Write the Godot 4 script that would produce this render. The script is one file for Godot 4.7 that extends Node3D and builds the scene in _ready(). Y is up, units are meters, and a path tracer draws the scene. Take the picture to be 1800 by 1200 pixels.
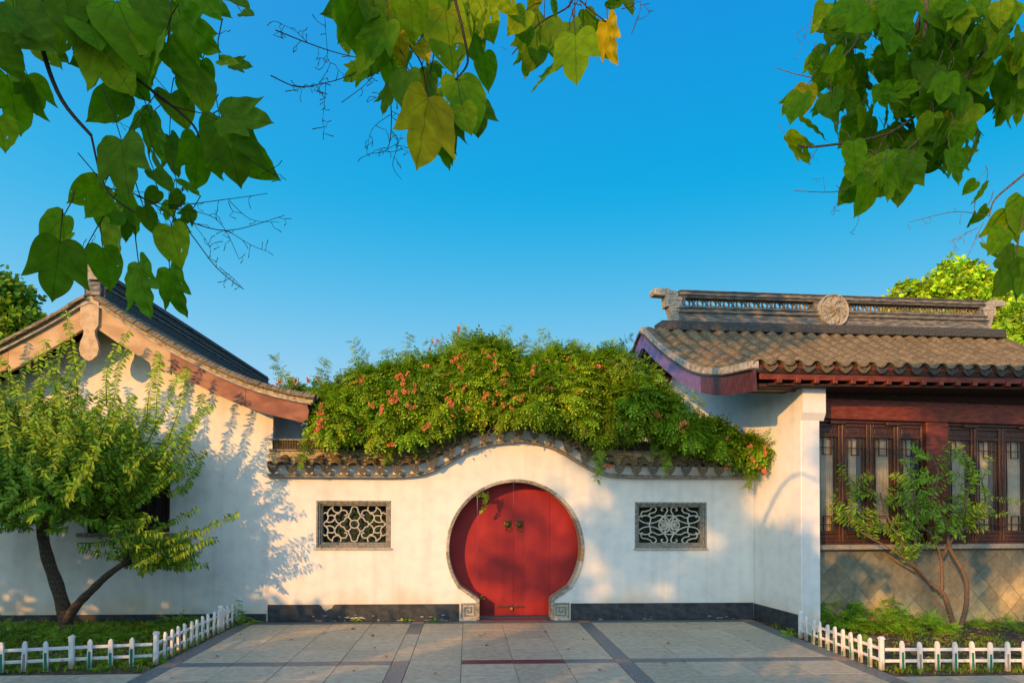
extends Node3D

# ---------------------------------------------------------------- mesh helpers
class Mb:
	var v := PackedVector3Array()
	func tri(a: Vector3, b: Vector3, c: Vector3) -> void:
		v.append(a); v.append(b); v.append(c)
	func quad(a: Vector3, b: Vector3, c: Vector3, d: Vector3) -> void:
		tri(a, b, c); tri(a, c, d)
	# turns the closed shape added since vertex f so that its faces run clockwise seen from outside
	func close(f: int) -> void:
		var c := Vector3.ZERO
		for i in range(f, v.size()): c += v[i]
		c /= maxf(1.0, v.size() - f)
		var vol := 0.0
		for i in range(f, v.size(), 3): vol += (v[i] - c).dot((v[i + 1] - c).cross(v[i + 2] - c))
		if vol > 0.0:
			for i in range(f, v.size(), 3):
				var k := v[i + 1]
				v[i + 1] = v[i + 2]
				v[i + 2] = k
	func face(p: Array, c: Vector3) -> void:
		var n: Vector3 = (p[1] - p[0]).cross(p[2] - p[0])
		var m := Vector3.ZERO
		for q in p: m += q
		m /= p.size()
		var flip := n.dot(m - c) > 0.0
		for i in range(1, p.size() - 1):
			if flip: tri(p[0], p[i + 1], p[i])
			else: tri(p[0], p[i], p[i + 1])
	func box(c: Vector3, s: Vector3, b := 0.0, t := Transform3D()) -> void:
		var h := s / 2.0
		b = minf(b, minf(h.x, minf(h.y, h.z)) * 0.9)
		var o := t * c
		for a in 3:
			var u := (a + 1) % 3
			var w := (a + 2) % 3
			for sg in [-1.0, 1.0]:
				var p := []
				for k in [[-1.0, -1.0], [1.0, -1.0], [1.0, 1.0], [-1.0, 1.0]]:
					var q := Vector3.ZERO
					q[a] = sg * h[a]; q[u] = k[0] * (h[u] - b); q[w] = k[1] * (h[w] - b)
					p.append(t * (c + q))
				face(p, o)
			if b > 0.0:
				for s1 in [-1.0, 1.0]:
					for s2 in [-1.0, 1.0]:
						var p := []
						for k in [[0.0, 1.0, -1.0], [0.0, 1.0, 1.0], [1.0, 0.0, 1.0], [1.0, 0.0, -1.0]]:
							var q := Vector3.ZERO
							q[u] = s1 * (h[u] - b * k[0]); q[w] = s2 * (h[w] - b * k[1]); q[a] = k[2] * (h[a] - b)
							p.append(t * (c + q))
						face(p, o)
		if b > 0.0:
			for sx in [-1.0, 1.0]:
				for sy in [-1.0, 1.0]:
					for sz in [-1.0, 1.0]:
						var g := Vector3(sx, sy, sz)
						face([t * (c + g * (h - Vector3(0, b, b))), t * (c + g * (h - Vector3(b, 0, b))), t * (c + g * (h - Vector3(b, b, 0)))], o)
	func prism(poly: PackedVector2Array, z0: float, z1: float, t := Transform3D()) -> void:
		var f := v.size()
		var area := 0.0
		var n := poly.size()
		for i in n: area += poly[i].cross(poly[(i + 1) % n])
		if area < 0.0: poly.reverse()
		var ix := Geometry2D.triangulate_polygon(poly)
		for i in range(0, ix.size(), 3):
			var a := poly[ix[i]]
			var b := poly[ix[i + 1]]
			var c := poly[ix[i + 2]]
			if (b - a).cross(c - a) < 0.0:
				var k := b
				b = c
				c = k
			tri(t * Vector3(a.x, a.y, z1), t * Vector3(b.x, b.y, z1), t * Vector3(c.x, c.y, z1))
			tri(t * Vector3(a.x, a.y, z0), t * Vector3(c.x, c.y, z0), t * Vector3(b.x, b.y, z0))
		for i in n:
			var a := poly[i]
			var b := poly[(i + 1) % n]
			quad(t * Vector3(a.x, a.y, z0), t * Vector3(b.x, b.y, z0), t * Vector3(b.x, b.y, z1), t * Vector3(a.x, a.y, z1))
		close(f)
	# a closed profile carried through rings; the caps are fans
	func loft(rings: Array, caps := true) -> void:
		var f := v.size()
		var n: int = rings[0].size()
		for i in rings.size() - 1:
			for j in n:
				var k := (j + 1) % n
				quad(rings[i][j], rings[i][k], rings[i + 1][k], rings[i + 1][j])
		if caps:
			var e: Array = rings[rings.size() - 1]
			for j in range(1, n - 1):
				tri(rings[0][0], rings[0][j + 1], rings[0][j])
				tri(e[0], e[j], e[j + 1])
		close(f)
	func tube(p: Array, r: Array, n := 6, squash := 1.0, flat := Vector3.ZERO) -> void:
		var rings := []
		var side := Vector3.ZERO
		for i in p.size():
			var d: Vector3 = (p[mini(i + 1, p.size() - 1)] - p[maxi(i - 1, 0)]).normalized()
			if side == Vector3.ZERO: side = d.cross(Vector3.UP if absf(d.y) < 0.9 else Vector3.RIGHT)
			if flat != Vector3.ZERO: side = d.cross(flat)
			side = (side - d * side.dot(d)).normalized()
			var up := side.cross(d)
			var ring := []
			for k in n:
				var a := TAU * (k + 0.5) / n
				ring.append(p[i] + (side * cos(a) + up * sin(a) * squash) * r[mini(i, r.size() - 1)])
			rings.append(ring)
		loft(rings)
	func lathe(prof: Array, n := 16, t := Transform3D()) -> void:
		var rings := []
		for q in prof:
			var ring := []
			for k in n: ring.append(t * Vector3(q.x * cos(TAU * k / n), q.y, q.x * sin(TAU * k / n)))
			rings.append(ring)
		loft(rings)

func make_mesh(mb: Mb, smooth := false) -> ArrayMesh:
	var s := SurfaceTool.new()
	s.begin(Mesh.PRIMITIVE_TRIANGLES)
	s.set_smooth_group(0 if smooth else -1)
	for p in mb.v: s.add_vertex(p)
	s.generate_normals()
	s.index()
	return s.commit()

func put(called: String, mesh: Mesh, m: Material, parent: Node = self, t := Transform3D()) -> MeshInstance3D:
	var o := MeshInstance3D.new()
	o.name = called
	o.mesh = mesh
	o.material_override = m
	o.transform = t
	parent.add_child(o, true)
	return o

func obj(called: String, mb: Mb, m: Material, parent: Node = self, smooth := false) -> MeshInstance3D:
	return put(called, make_mesh(mb, smooth), m, parent)

func node(called: String, parent: Node = self, at := Vector3.ZERO) -> Node3D:
	var o := Node3D.new()
	o.name = called
	o.position = at
	parent.add_child(o, true)
	return o

func tag(o: Node, label: String, category: String, group := "") -> void:
	o.set_meta("label", label)
	o.set_meta("category", category)
	if group: o.set_meta("group", group)

func kind(o: Node, k: String) -> Node:
	o.set_meta("kind", k)
	return o

func multi(called: String, mesh: Mesh, m: Material, xf: Array, cols: Array, parent: Node = self) -> MultiMeshInstance3D:
	var mm := MultiMesh.new()
	mm.transform_format = MultiMesh.TRANSFORM_3D
	mm.use_colors = cols.size() > 0
	mm.mesh = mesh
	mm.instance_count = xf.size()
	for i in xf.size():
		mm.set_instance_transform(i, xf[i])
		if cols.size(): mm.set_instance_color(i, cols[i])
	var o := MultiMeshInstance3D.new()
	o.name = called
	o.multimesh = mm
	o.material_override = m
	o.set_meta("kind", "stuff")
	parent.add_child(o, true)
	return o

func spline(p: Array, per := 6) -> Array:
	var out := []
	for i in p.size() - 1:
		var a = p[maxi(i - 1, 0)]
		var d = p[mini(i + 2, p.size() - 1)]
		for k in per: out.append(p[i].cubic_interpolate(p[i + 1], a, d, float(k) / per))
	out.append(p[p.size() - 1])
	return out

func table(x: float, xs: Array, ys: Array) -> float:
	if x <= xs[0]: return ys[0]
	for i in xs.size() - 1:
		if x <= xs[i + 1]:
			return lerpf(ys[i], ys[i + 1], (x - xs[i]) / (xs[i + 1] - xs[i]))
	return ys[ys.size() - 1]

# a frame whose y axis runs along d and whose z axis leans to n
func aim(at: Vector3, d: Vector3, n: Vector3, s := 1.0) -> Transform3D:
	var y := d.normalized()
	var x := y.cross(n)
	if x.length() < 0.01: x = y.cross(Vector3(0.3, 0.2, 0.9))
	x = x.normalized()
	return Transform3D(Basis(x * s, y * s, x.cross(y) * s), at)

# ---------------------------------------------------------------- materials
var rng := RandomNumberGenerator.new()
var M := {}

func lin(r: float, g: float, b: float) -> Color:
	return Color(r, g, b).linear_to_srgb()

func noise_tex(cols: Array, freq: float, sd: int, size := 512, ridged := false, stops := []) -> NoiseTexture2D:
	var n := FastNoiseLite.new()
	n.seed = sd
	n.noise_type = FastNoiseLite.TYPE_SIMPLEX_SMOOTH
	n.frequency = freq
	n.fractal_octaves = 5
	n.fractal_type = FastNoiseLite.FRACTAL_RIDGED if ridged else FastNoiseLite.FRACTAL_FBM
	var t := NoiseTexture2D.new()
	t.width = size
	t.height = size
	t.seamless = true
	t.noise = n
	var g := Gradient.new()
	var off := PackedFloat32Array()
	var cc := PackedColorArray()
	for i in cols.size():
		off.append(stops[i] if stops.size() else 0.2 + 0.6 * i / maxf(1.0, cols.size() - 1.0))
		cc.append(cols[i])
	g.offsets = off
	g.colors = cc
	t.color_ramp = g
	return t

func bump_tex(freq: float, sd: int, strength: float, size := 512) -> NoiseTexture2D:
	var n := FastNoiseLite.new()
	n.seed = sd
	n.frequency = freq
	n.fractal_octaves = 5
	var t := NoiseTexture2D.new()
	t.width = size
	t.height = size
	t.seamless = true
	t.as_normal_map = true
	t.bump_strength = strength
	t.noise = n
	return t

var bumps := {}
func mat(cols: Array, tile: float, freq: float, rough := 0.85, bump := 0.0, sd := 1, stretch := Vector3.ONE, stops := []) -> StandardMaterial3D:
	var m := StandardMaterial3D.new()
	m.roughness = rough
	m.metallic_specular = 0.4
	if cols.size() == 1:
		m.albedo_color = cols[0]
	else:
		m.albedo_texture = noise_tex(cols, freq, sd, 512, false, stops)
	m.uv1_triplanar = true
	m.uv1_world_triplanar = true
	m.uv1_scale = stretch / tile
	if bump > 0.0:
		if not bumps.has(freq): bumps[freq] = bump_tex(freq * 2.0, 77, 6.0)
		m.normal_enabled = true
		m.normal_texture = bumps[freq]
		m.normal_scale = bump
	return m

func over(m: StandardMaterial3D, t: Texture2D, tile: Vector3) -> void:
	m.detail_enabled = true
	m.detail_blend_mode = BaseMaterial3D.BLEND_MODE_MUL
	m.detail_albedo = t
	m.detail_uv_layer = BaseMaterial3D.DETAIL_UV_2
	m.uv2_triplanar = true
	m.uv2_world_triplanar = true
	m.uv2_scale = Vector3.ONE / tile

func leaf_mat(back: float, rough := 0.45) -> StandardMaterial3D:
	var m := StandardMaterial3D.new()
	m.vertex_color_use_as_albedo = true
	m.roughness = rough
	m.metallic_specular = 0.35
	m.cull_mode = BaseMaterial3D.CULL_DISABLED
	m.backlight_enabled = true
	m.backlight = Color(back, back, back * 0.35).linear_to_srgb()
	return m
const TUNG_LEFT: Array = [-2390,3348,8691,24,-205,-54,1,-2277,3481,8834,168,-167,36,0,-2103,3529,8866,35,-185,-17,0,-1961,3540,8816,150,-292,47,0,-2044,3441,8794,154,-242,31,1,-1744,3331,8933,91,-116,-30,0,-1572,3269,8955,77,-17,12,0,-1731,3639,8741,98,-103,-1,0,-1634,3661,8713,98,-71,26,0,-2067,3463,8658,-129,-73,43,0,-1997,3311,8675,-156,-113,-4,0,-1865,2994,8963,35,-212,25,1,-1920,3247,8649,27,-170,-27,1,-1724,3133,8740,-13,-192,-41,1,-1551,3069,8984,183,-28,33,1,-1612,3149,8834,66,-236,-48,1,-1838,3314,8682,88,-163,43,0,-2088,3001,8633,-154,-74,-18,0,-1965,2861,8857,-47,-100,43,0,-2138,2726,8804,-27,-219,-9,1,-2129,2819,8798,-88,-117,14,0,-2046,2871,8646,17,-184,0,0,-1841,2825,8863,31,-90,-32,0,-1742,2755,8888,42,-156,8,0,-1825,2619,8925,50,-202,29,1,-2022,2972,8634,51,-117,-13,0,-1747,2904,8802,-58,-53,-25,0,-1846,2935,8748,-56,-58,-7,0,-2334,3132,8819,55,-136,41,0,-2267,3429,8938,101,-128,47,0,-2052,3480,8833,84,-169,58,0,-2277,3614,8735,-65,-184,11,0,-1837,3514,8902,102,-151,25,0,-1723,3339,8823,94,-201,35,0,-1951,3413,8694,-79,-122,-6,0,-1695,3404,8962,135,-157,53,1,-2321,3561,8661,97,-176,-7,0,-2317,3369,8850,67,-133,-23,0,-1736,3336,8965,-110,-134,-55,0,-2022,2912,8652,-70,-105,-26,0,-1770,2906,8952,76,-84,12,0,-2130,3670,8693,95,-112,-7,1]
const TUNG_MIDDLE: Array = [-1114,3502,8984,-80,-211,20,0,-1033,3378,9021,-74,-136,-10,1,-1085,3312,8988,-53,-100,1,0,-1041,3412,8821,0,-139,-48,0,-1003,3535,8924,-31,-162,-38,0,-967,3480,9011,10,-156,-53,0,-905,3613,8842,20,-138,0,0,-862,3558,8838,37,-262,19,0,-759,3634,8824,69,-204,20,1,-784,3516,8833,49,-142,-38,0,-914,3345,8819,-60,-107,-32,0,-907,3135,9022,-29,-254,17,1,-881,3155,8884,51,-154,-46,0,-815,3287,8885,75,-208,52,0,-800,3151,8963,34,-116,17,0,-975,3233,8996,-16,-145,27,0,-946,3380,8918,39,-75,15,0,-596,3445,9002,-66,-95,4,0,-519,3537,8845,-59,-194,-19,1,-548,3594,8892,-28,-56,-52,0,-520,3437,9063,24,-34,-42,0,-443,3337,9051,-3,-186,30,1,-385,3529,8904,29,-76,-28,0,-318,3475,8937,19,-161,0,1,-271,3590,8917,52,-94,9,0,-679,3492,9015,44,-102,32,0,-1074,3467,9009,-27,-127,48,0,-837,3619,8825,9,-102,-52,0,-1174,3453,8945,39,-163,9,0,-1006,3369,8971,7,-99,-33,0,-451,3444,8957,-32,-137,32,0,-943,3333,8829,47,-89,-47,0]
const TUNG_RIGHT: Array = [1430,3665,7720,6,-214,3,1,1361,3561,7678,-75,-166,-34,0,1590,3712,7668,-98,-252,26,1,1796,3769,7694,76,-189,-19,1,1022,4094,7611,-71,-177,-6,0,1256,4335,7596,-126,-113,-6,0,1188,4654,7545,-62,-119,5,0,2069,3649,7611,-12,-106,-83,0,2044,3493,7640,-71,-96,-23,0,2194,3477,7616,-62,-214,-48,1,2071,3334,7724,-102,-149,6,0,2126,3195,7732,-187,-255,71,1,2255,3546,7642,-55,-231,23,0,2217,3233,7719,-130,-286,73,0,1156,3857,7711,48,-94,-31,0,1284,3818,7651,25,-195,9,0,1070,4162,7581,-9,-160,-80,0]
const TUNG_CROWN: Array = [2089,4017,7215,-248,-114,38,0,1410,4480,7020,76,-177,65,1,2247,4757,7310,-134,-143,-41,1,2277,4475,7470,231,-113,-67,1,1574,4496,7244,36,-135,-43,1,1945,4358,7529,-30,-104,-72,1,1730,3942,7423,87,-112,-21,0,2346,4539,7223,-102,-214,25,1,2383,4586,7492,-65,-230,25,0,1713,4691,7050,-64,-129,-39,0,2535,4713,7389,-39,-129,-18,0,1937,4454,7241,95,-139,51,0,1569,4683,7547,59,-246,78,1,2055,3920,7278,167,-10,-9,1,1687,4500,7045,-233,-66,-41,0,1641,4525,7112,215,9,-85,0,2014,4276,7331,-186,-13,4,1,1495,3895,7303,110,-203,29,0,2219,4140,7193,-187,-103,-30,1,1975,4423,7542,12,-115,-94,1,2477,4317,7345,48,-184,-51,1,1734,4127,7281,122,-183,-14,1,1361,4377,7246,81,-214,79,1,1955,3989,7526,74,-108,-44,1,1256,4458,7369,-77,-198,66,1,2445,4557,7186,47,-121,-50,0,1686,4252,7159,-7,-259,17,0,1831,4073,7520,-61,-177,-61,0,1879,4369,7482,-82,-177,-43,0,2071,4828,7235,-67,-238,36,0,1484,4191,7572,55,-136,-18,1,2079,4702,7180,-227,91,-31,0,1874,4691,7057,59,-273,53,0,1533,4667,7177,-114,-130,3,0,1825,4109,7268,-52,-223,32,0,1457,4141,7441,17,-163,-12,0,2279,4410,7289,33,-153,-84,0,2384,4718,7304,-99,-143,-10,0,2173,4417,7258,-57,-142,-33,1,1768,4181,7363,148,-85,55,1,2210,4831,7252,-100,-170,13,0,1546,4537,7564,-38,-236,59,1,1852,4546,7404,65,-186,-38,0,1699,4009,7215,7,-164,-1,1,2196,4944,7178,87,-140,38,0,1749,4453,7399,-174,-43,-63,1,2163,4710,7248,-66,-157,7,0,1566,4635,7089,3,-265,91,1,1676,4768,7298,164,-145,-65,1,2504,4381,7150,101,-184,65,0,2304,4523,7181,-85,-126,-15,1,2586,4450,7126,-86,-243,24,1,1385,4497,7201,-73,-146,-37,0,1468,4783,7030,-96,-183,22,1,1763,4845,7387,-182,-240,59,1,2156,4376,7237,-247,-202,67,1,1545,4972,7118,-173,-185,57,1,1674,4445,7484,44,-150,-92,0,1857,4472,7324,-118,15,-59,0,2390,4801,7452,-155,-153,39,1,1646,4190,7377,53,-93,-97,0,1776,4189,7485,146,-122,-75,0,2598,4673,7161,-116,-111,-47,0,2194,4437,7476,-70,-78,-53,1,1892,3971,7087,-193,-71,-33,0,1429,4732,7458,-181,-68,-36,0,1582,4526,7050,32,-178,-20,1,1627,3822,7491,184,-36,71,0,1970,4511,7258,-104,-271,79,1,2189,4479,7625,-165,-164,11,1,1863,4595,7463,-39,-172,-5,1,1518,4161,7534,203,-37,0,0,2148,4286,7239,-242,-85,20,1,2000,4065,7278,-18,-193,-11,1,2101,4772,7183,-178,-61,-28,0,1962,4033,7243,-82,-153,-22,1,1598,4214,7120,-15,-282,75,1,2003,4694,7554,-102,-42,-82,1,1485,4858,7120,-86,-222,89,1,2147,4957,7132,1,-215,-27,0,1642,4395,7108,57,-198,-42,0,1893,4498,7396,-152,-189,64,1,1806,4721,7177,128,-165,-38,1,1488,4793,7323,-182,-136,32,1,2396,4760,7441,55,-113,-87,0,1459,4316,7315,-24,-213,53,1,2740,4522,7109,49,-145,-97,1,1917,3997,7498,-174,-71,49,1,2534,4520,7239,-101,-250,11,0,2533,4641,7385,-125,-74,-47,1,1687,4742,7446,-64,-144,-27,0,2003,4695,7504,-7,-182,52,1,1471,4198,7267,120,-118,20,1,1798,4621,7101,-37,-196,66,0,1675,4877,7087,-206,-204,30,0,2436,4530,7450,-139,-198,67,0,2104,4520,7444,136,-150,-92,0,2123,4152,7411,3,-95,-70,1,2504,4445,7097,-181,-104,-54,1,2025,4031,7502,-83,-187,4,1,2184,4642,7535,-67,-240,41,1,2138,4201,7428,-198,-207,50,0,2117,4775,7246,122,-103,1,1,1835,3998,7429,-108,-187,39,1,1475,4651,7503,-199,-171,62,0,1925,4843,7370,61,-265,84,0,1492,4402,7285,-151,-152,36,1,1983,4935,7189,8,-280,42,0,1863,4709,7129,-104,-77,-99,1,1722,3985,7063,-94,-222,44,0,2100,4419,7097,-31,-182,0,0,2366,4261,7136,49,-158,7,1,2132,3987,7307,-110,-156,38,1,2458,4823,7225,-186,-162,11,1,1747,5023,7113,-123,-142,-53,1,2184,4466,7384,-8,-247,89,0,2110,3909,7457,-134,-71,7,0,1521,3774,7359,176,-113,-8,0,1856,4251,7596,-50,-191,-1,1,2213,4295,7122,-85,-127,-100,0,1452,4923,7201,6,-154,-41,1,1674,4857,7262,-70,-36,-107,1,2341,4110,7184,-93,-225,-3,0,1710,4063,7307,-118,-76,-98,1,1398,4519,7266,97,-132,-17,0,1654,4716,7424,158,3,-23,0,1190,4135,7279,233,-67,-76,0,1696,3996,7022,99,-108,-97,0,2014,4469,7080,-149,-228,78,1,2181,4681,7589,-33,-178,27,0,2139,4682,7163,216,-57,1,1,1681,4624,7452,-33,-222,74,0,1290,4222,7421,-30,-210,69,0,1527,3800,7487,43,-203,-51,0,2036,4227,7502,-181,-131,53,1,1875,4207,7251,-1,-229,70,0,2372,4655,7174,47,-164,-31,0,2004,5031,7133,-140,-7,-55,1,1632,4694,7184,-173,9,36,0,2207,4570,7391,-174,-19,13,1,2106,4252,7395,98,-88,-79,0,1547,4077,7330,-35,-185,-67,1,1850,4339,7246,-107,-198,73,0,1881,4755,7494,195,-6,-3,0,1683,4119,7142,58,-189,54,0,1902,4039,7457,-43,-153,19,0,1853,3971,7335,55,-216,15,0,2658,4500,7137,-127,-141,-33,0,2210,4758,7477,-201,-29,18,0,1595,3921,7290,78,-187,70,0,2447,4477,7422,-88,-242,77,1,1557,4597,7219,-9,-178,-79,0,1606,4596,7086,-53,-123,-26,1]
var left_twigs := [[[Vector3(-2.294,3.680,8.771),Vector3(-2.254,3.564,8.771),Vector3(-2.224,3.390,8.769),Vector3(-2.160,3.226,8.770),Vector3(-2.059,3.105,8.774)], 0.0110],
	[[Vector3(-2.255,3.603,8.772),Vector3(-2.216,3.555,8.773),Vector3(-2.080,3.430,8.779),Vector3(-1.876,3.276,8.789),Vector3(-1.731,3.161,8.796),Vector3(-1.692,3.103,8.797)], 0.0070],
	[[Vector3(-1.876,3.276,8.789),Vector3(-1.789,3.209,8.793),Vector3(-1.625,3.171,8.803)], 0.0030],
	[[Vector3(-2.059,3.105,8.774),Vector3(-2.009,2.927,8.773),Vector3(-1.903,2.841,8.778),Vector3(-1.787,2.793,8.784)], 0.0040],
	[[Vector3(-2.009,2.927,8.773),Vector3(-1.893,2.899,8.780),Vector3(-1.748,2.803,8.787),Vector3(-1.632,2.659,8.791),Vector3(-1.539,2.585,8.796)], 0.0025],
	[[Vector3(-1.903,2.899,8.779),Vector3(-1.787,2.870,8.786),Vector3(-1.594,2.891,8.799),Vector3(-1.459,2.911,8.808)], 0.0020],
	[[Vector3(-1.748,2.822,8.787),Vector3(-1.594,2.784,8.797),Vector3(-1.401,2.837,8.810)], 0.0020],
	[[Vector3(-1.787,2.861,8.786),Vector3(-1.633,2.823,8.795),Vector3(-1.555,2.688,8.797)], 0.0015],
	[[Vector3(-1.594,2.784,8.797),Vector3(-1.516,2.736,8.801),Vector3(-1.468,2.717,8.803)], 0.0012],
	[[Vector3(-1.594,2.891,8.799),Vector3(-1.517,2.823,8.802),Vector3(-1.420,2.814,8.808)], 0.0012],
	[[Vector3(-1.537,3.036,8.806),Vector3(-1.460,2.988,8.810),Vector3(-1.417,2.963,8.812)], 0.0020],
	[[Vector3(-1.888,3.585,8.795),Vector3(-1.772,3.528,8.801),Vector3(-1.627,3.451,8.809)], 0.0020],
	[[Vector3(-1.788,3.044,8.790),Vector3(-1.768,2.929,8.788),Vector3(-1.787,2.890,8.786)], 0.0012],
	[[Vector3(-2.051,3.449,8.782),Vector3(-2.002,3.372,8.783),Vector3(-1.924,3.256,8.786)], 0.0025],
	[[Vector3(-1.973,2.908,8.775),Vector3(-2.038,2.792,8.768),Vector3(-2.114,2.656,8.760)], 0.0025],
	[[Vector3(-1.832,3.257,8.792),Vector3(-1.905,3.160,8.785),Vector3(-1.958,3.082,8.780)], 0.0018],
	[[Vector3(-1.622,2.659,8.792),Vector3(-1.573,2.620,8.794),Vector3(-1.544,2.591,8.795)], 0.0012],
	[[Vector3(-1.729,2.832,8.789),Vector3(-1.671,2.755,8.791),Vector3(-1.651,2.716,8.791)], 0.0010]]
var middle_twigs := [[[Vector3(-0.845,3.617,8.904),Vector3(-0.826,3.541,8.903),Vector3(-0.797,3.427,8.902),Vector3(-0.783,3.332,8.901),Vector3(-0.824,3.275,8.897)], 0.0060],
	[[Vector3(-0.428,3.600,8.930),Vector3(-0.446,3.524,8.927),Vector3(-0.541,3.466,8.920),Vector3(-0.635,3.361,8.911)], 0.0040],
	[[Vector3(-1.016,3.616,8.892),Vector3(-0.996,3.426,8.890),Vector3(-0.938,3.331,8.891),Vector3(-0.915,3.208,8.890)], 0.0040],
	[[Vector3(-1.424,3.438,8.862),Vector3(-1.318,3.396,8.868),Vector3(-1.204,3.359,8.875),Vector3(-1.090,3.340,8.882),Vector3(-0.976,3.341,8.889)], 0.0022],
	[[Vector3(-1.439,3.286,8.858),Vector3(-1.355,3.250,8.862),Vector3(-1.279,3.258,8.867),Vector3(-1.175,3.289,8.875),Vector3(-1.090,3.350,8.882)], 0.0022],
	[[Vector3(-1.318,3.396,8.868),Vector3(-1.356,3.434,8.866),Vector3(-1.407,3.459,8.864)], 0.0012],
	[[Vector3(-1.251,3.368,8.872),Vector3(-1.257,3.435,8.873),Vector3(-1.261,3.463,8.873)], 0.0010],
	[[Vector3(-1.279,3.258,8.867),Vector3(-1.242,3.330,8.871),Vector3(-1.289,3.349,8.869)], 0.0012],
	[[Vector3(-1.256,3.258,8.869),Vector3(-1.260,3.188,8.867),Vector3(-1.267,3.131,8.865)], 0.0010],
	[[Vector3(-1.203,3.197,8.871),Vector3(-1.127,3.255,8.877),Vector3(-1.099,3.293,8.880)], 0.0014],
	[[Vector3(-1.042,3.236,8.882),Vector3(-1.036,3.132,8.880),Vector3(-1.050,3.042,8.878),Vector3(-1.107,3.027,8.874)], 0.0020],
	[[Vector3(-1.035,3.103,8.880),Vector3(-1.013,3.065,8.880),Vector3(-1.031,2.989,8.878),Vector3(-1.002,2.942,8.878)], 0.0015],
	[[Vector3(-1.036,3.160,8.881),Vector3(-1.098,3.112,8.876),Vector3(-1.117,3.042,8.873)], 0.0012],
	[[Vector3(-1.050,3.042,8.878),Vector3(-1.013,3.065,8.880),Vector3(-1.003,3.094,8.882)], 0.0010],
	[[Vector3(-1.118,3.198,8.877),Vector3(-1.080,3.217,8.879),Vector3(-1.036,3.221,8.882)], 0.0010],
	[[Vector3(-0.317,3.467,8.934),Vector3(-0.390,3.524,8.931),Vector3(-0.447,3.581,8.929)], 0.0030],
	[[Vector3(-0.421,3.419,8.927),Vector3(-0.427,3.505,8.928),Vector3(-0.424,3.581,8.930)], 0.0020],
	[[Vector3(-0.237,3.430,8.939),Vector3(-0.209,3.506,8.942),Vector3(-0.210,3.563,8.943)], 0.0012],
	[[Vector3(-0.654,3.375,8.911),Vector3(-0.673,3.386,8.910)], 0.0010]]
var right_twigs := [[[Vector3(2.460,5.032,7.425),Vector3(2.280,4.631,7.404),Vector3(2.131,4.380,7.389),Vector3(1.933,4.236,7.373),Vector3(1.668,4.045,7.352),Vector3(1.269,3.970,7.324),Vector3(1.143,3.976,7.316)], 0.0120],
	[[Vector3(1.902,4.962,7.387),Vector3(1.884,4.629,7.379),Vector3(1.899,4.329,7.373),Vector3(1.999,4.196,7.377)], 0.0140],
	[[Vector3(1.621,5.004,7.270),Vector3(1.555,4.680,7.258),Vector3(1.436,4.525,7.247),Vector3(1.345,4.422,7.239)], 0.0100],
	[[Vector3(1.345,4.422,7.239),Vector3(1.181,4.456,7.229),Vector3(1.051,4.496,7.222)], 0.0040],
	[[Vector3(1.865,4.176,7.468),Vector3(1.801,3.975,7.459),Vector3(1.640,3.844,7.446),Vector3(1.543,3.713,7.437)], 0.0050],
	[[Vector3(1.668,4.045,7.352),Vector3(1.536,3.828,7.338),Vector3(1.404,3.710,7.327),Vector3(1.124,3.709,7.309)], 0.0040],
	[[Vector3(2.131,4.380,7.389),Vector3(2.166,4.197,7.387),Vector3(2.067,4.063,7.378),Vector3(2.001,3.863,7.369)], 0.0050],
	[[Vector3(2.233,3.694,7.782),Vector3(2.114,3.589,7.771),Vector3(1.994,3.483,7.761),Vector3(1.965,3.393,7.758)], 0.0070],
	[[Vector3(1.965,3.393,7.758),Vector3(1.785,3.416,7.746),Vector3(1.546,3.361,7.730)], 0.0025],
	[[Vector3(1.935,3.363,7.755),Vector3(1.891,3.273,7.750),Vector3(1.847,3.167,7.745)], 0.0020],
	[[Vector3(1.905,3.333,7.752),Vector3(1.816,3.287,7.746),Vector3(1.786,3.242,7.743)], 0.0016],
	[[Vector3(2.145,3.394,7.769),Vector3(2.116,3.244,7.764),Vector3(2.101,3.169,7.761)], 0.0030],
	[[Vector3(1.264,4.826,7.343),Vector3(1.198,4.659,7.335),Vector3(1.149,4.509,7.328)], 0.0016],
	[[Vector3(1.132,4.626,7.330),Vector3(1.231,4.693,7.338),Vector3(1.298,4.626,7.341)], 0.0016],
	[[Vector3(1.471,3.627,7.330),Vector3(1.504,3.544,7.330),Vector3(1.462,3.461,7.325)], 0.0016],
	[[Vector3(1.563,4.894,7.364),Vector3(1.464,4.727,7.354),Vector3(1.665,4.561,7.363)], 0.0040],
	[[Vector3(1.134,4.326,7.323),Vector3(1.051,4.225,7.316),Vector3(1.118,4.142,7.318)], 0.0014],
	[[Vector3(1.269,3.976,7.324),Vector3(1.236,3.910,7.321),Vector3(1.220,3.893,7.319)], 0.0014],
	[[Vector3(1.404,3.710,7.327),Vector3(1.371,3.627,7.323),Vector3(1.338,3.577,7.320)], 0.0016],
	[[Vector3(1.304,3.710,7.321),Vector3(1.297,3.793,7.322)], 0.0012]]

# ---------------------------------------------------------------- the place
const SUN := Vector3(0.583, -0.25, -0.773)          # the way its light travels

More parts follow.
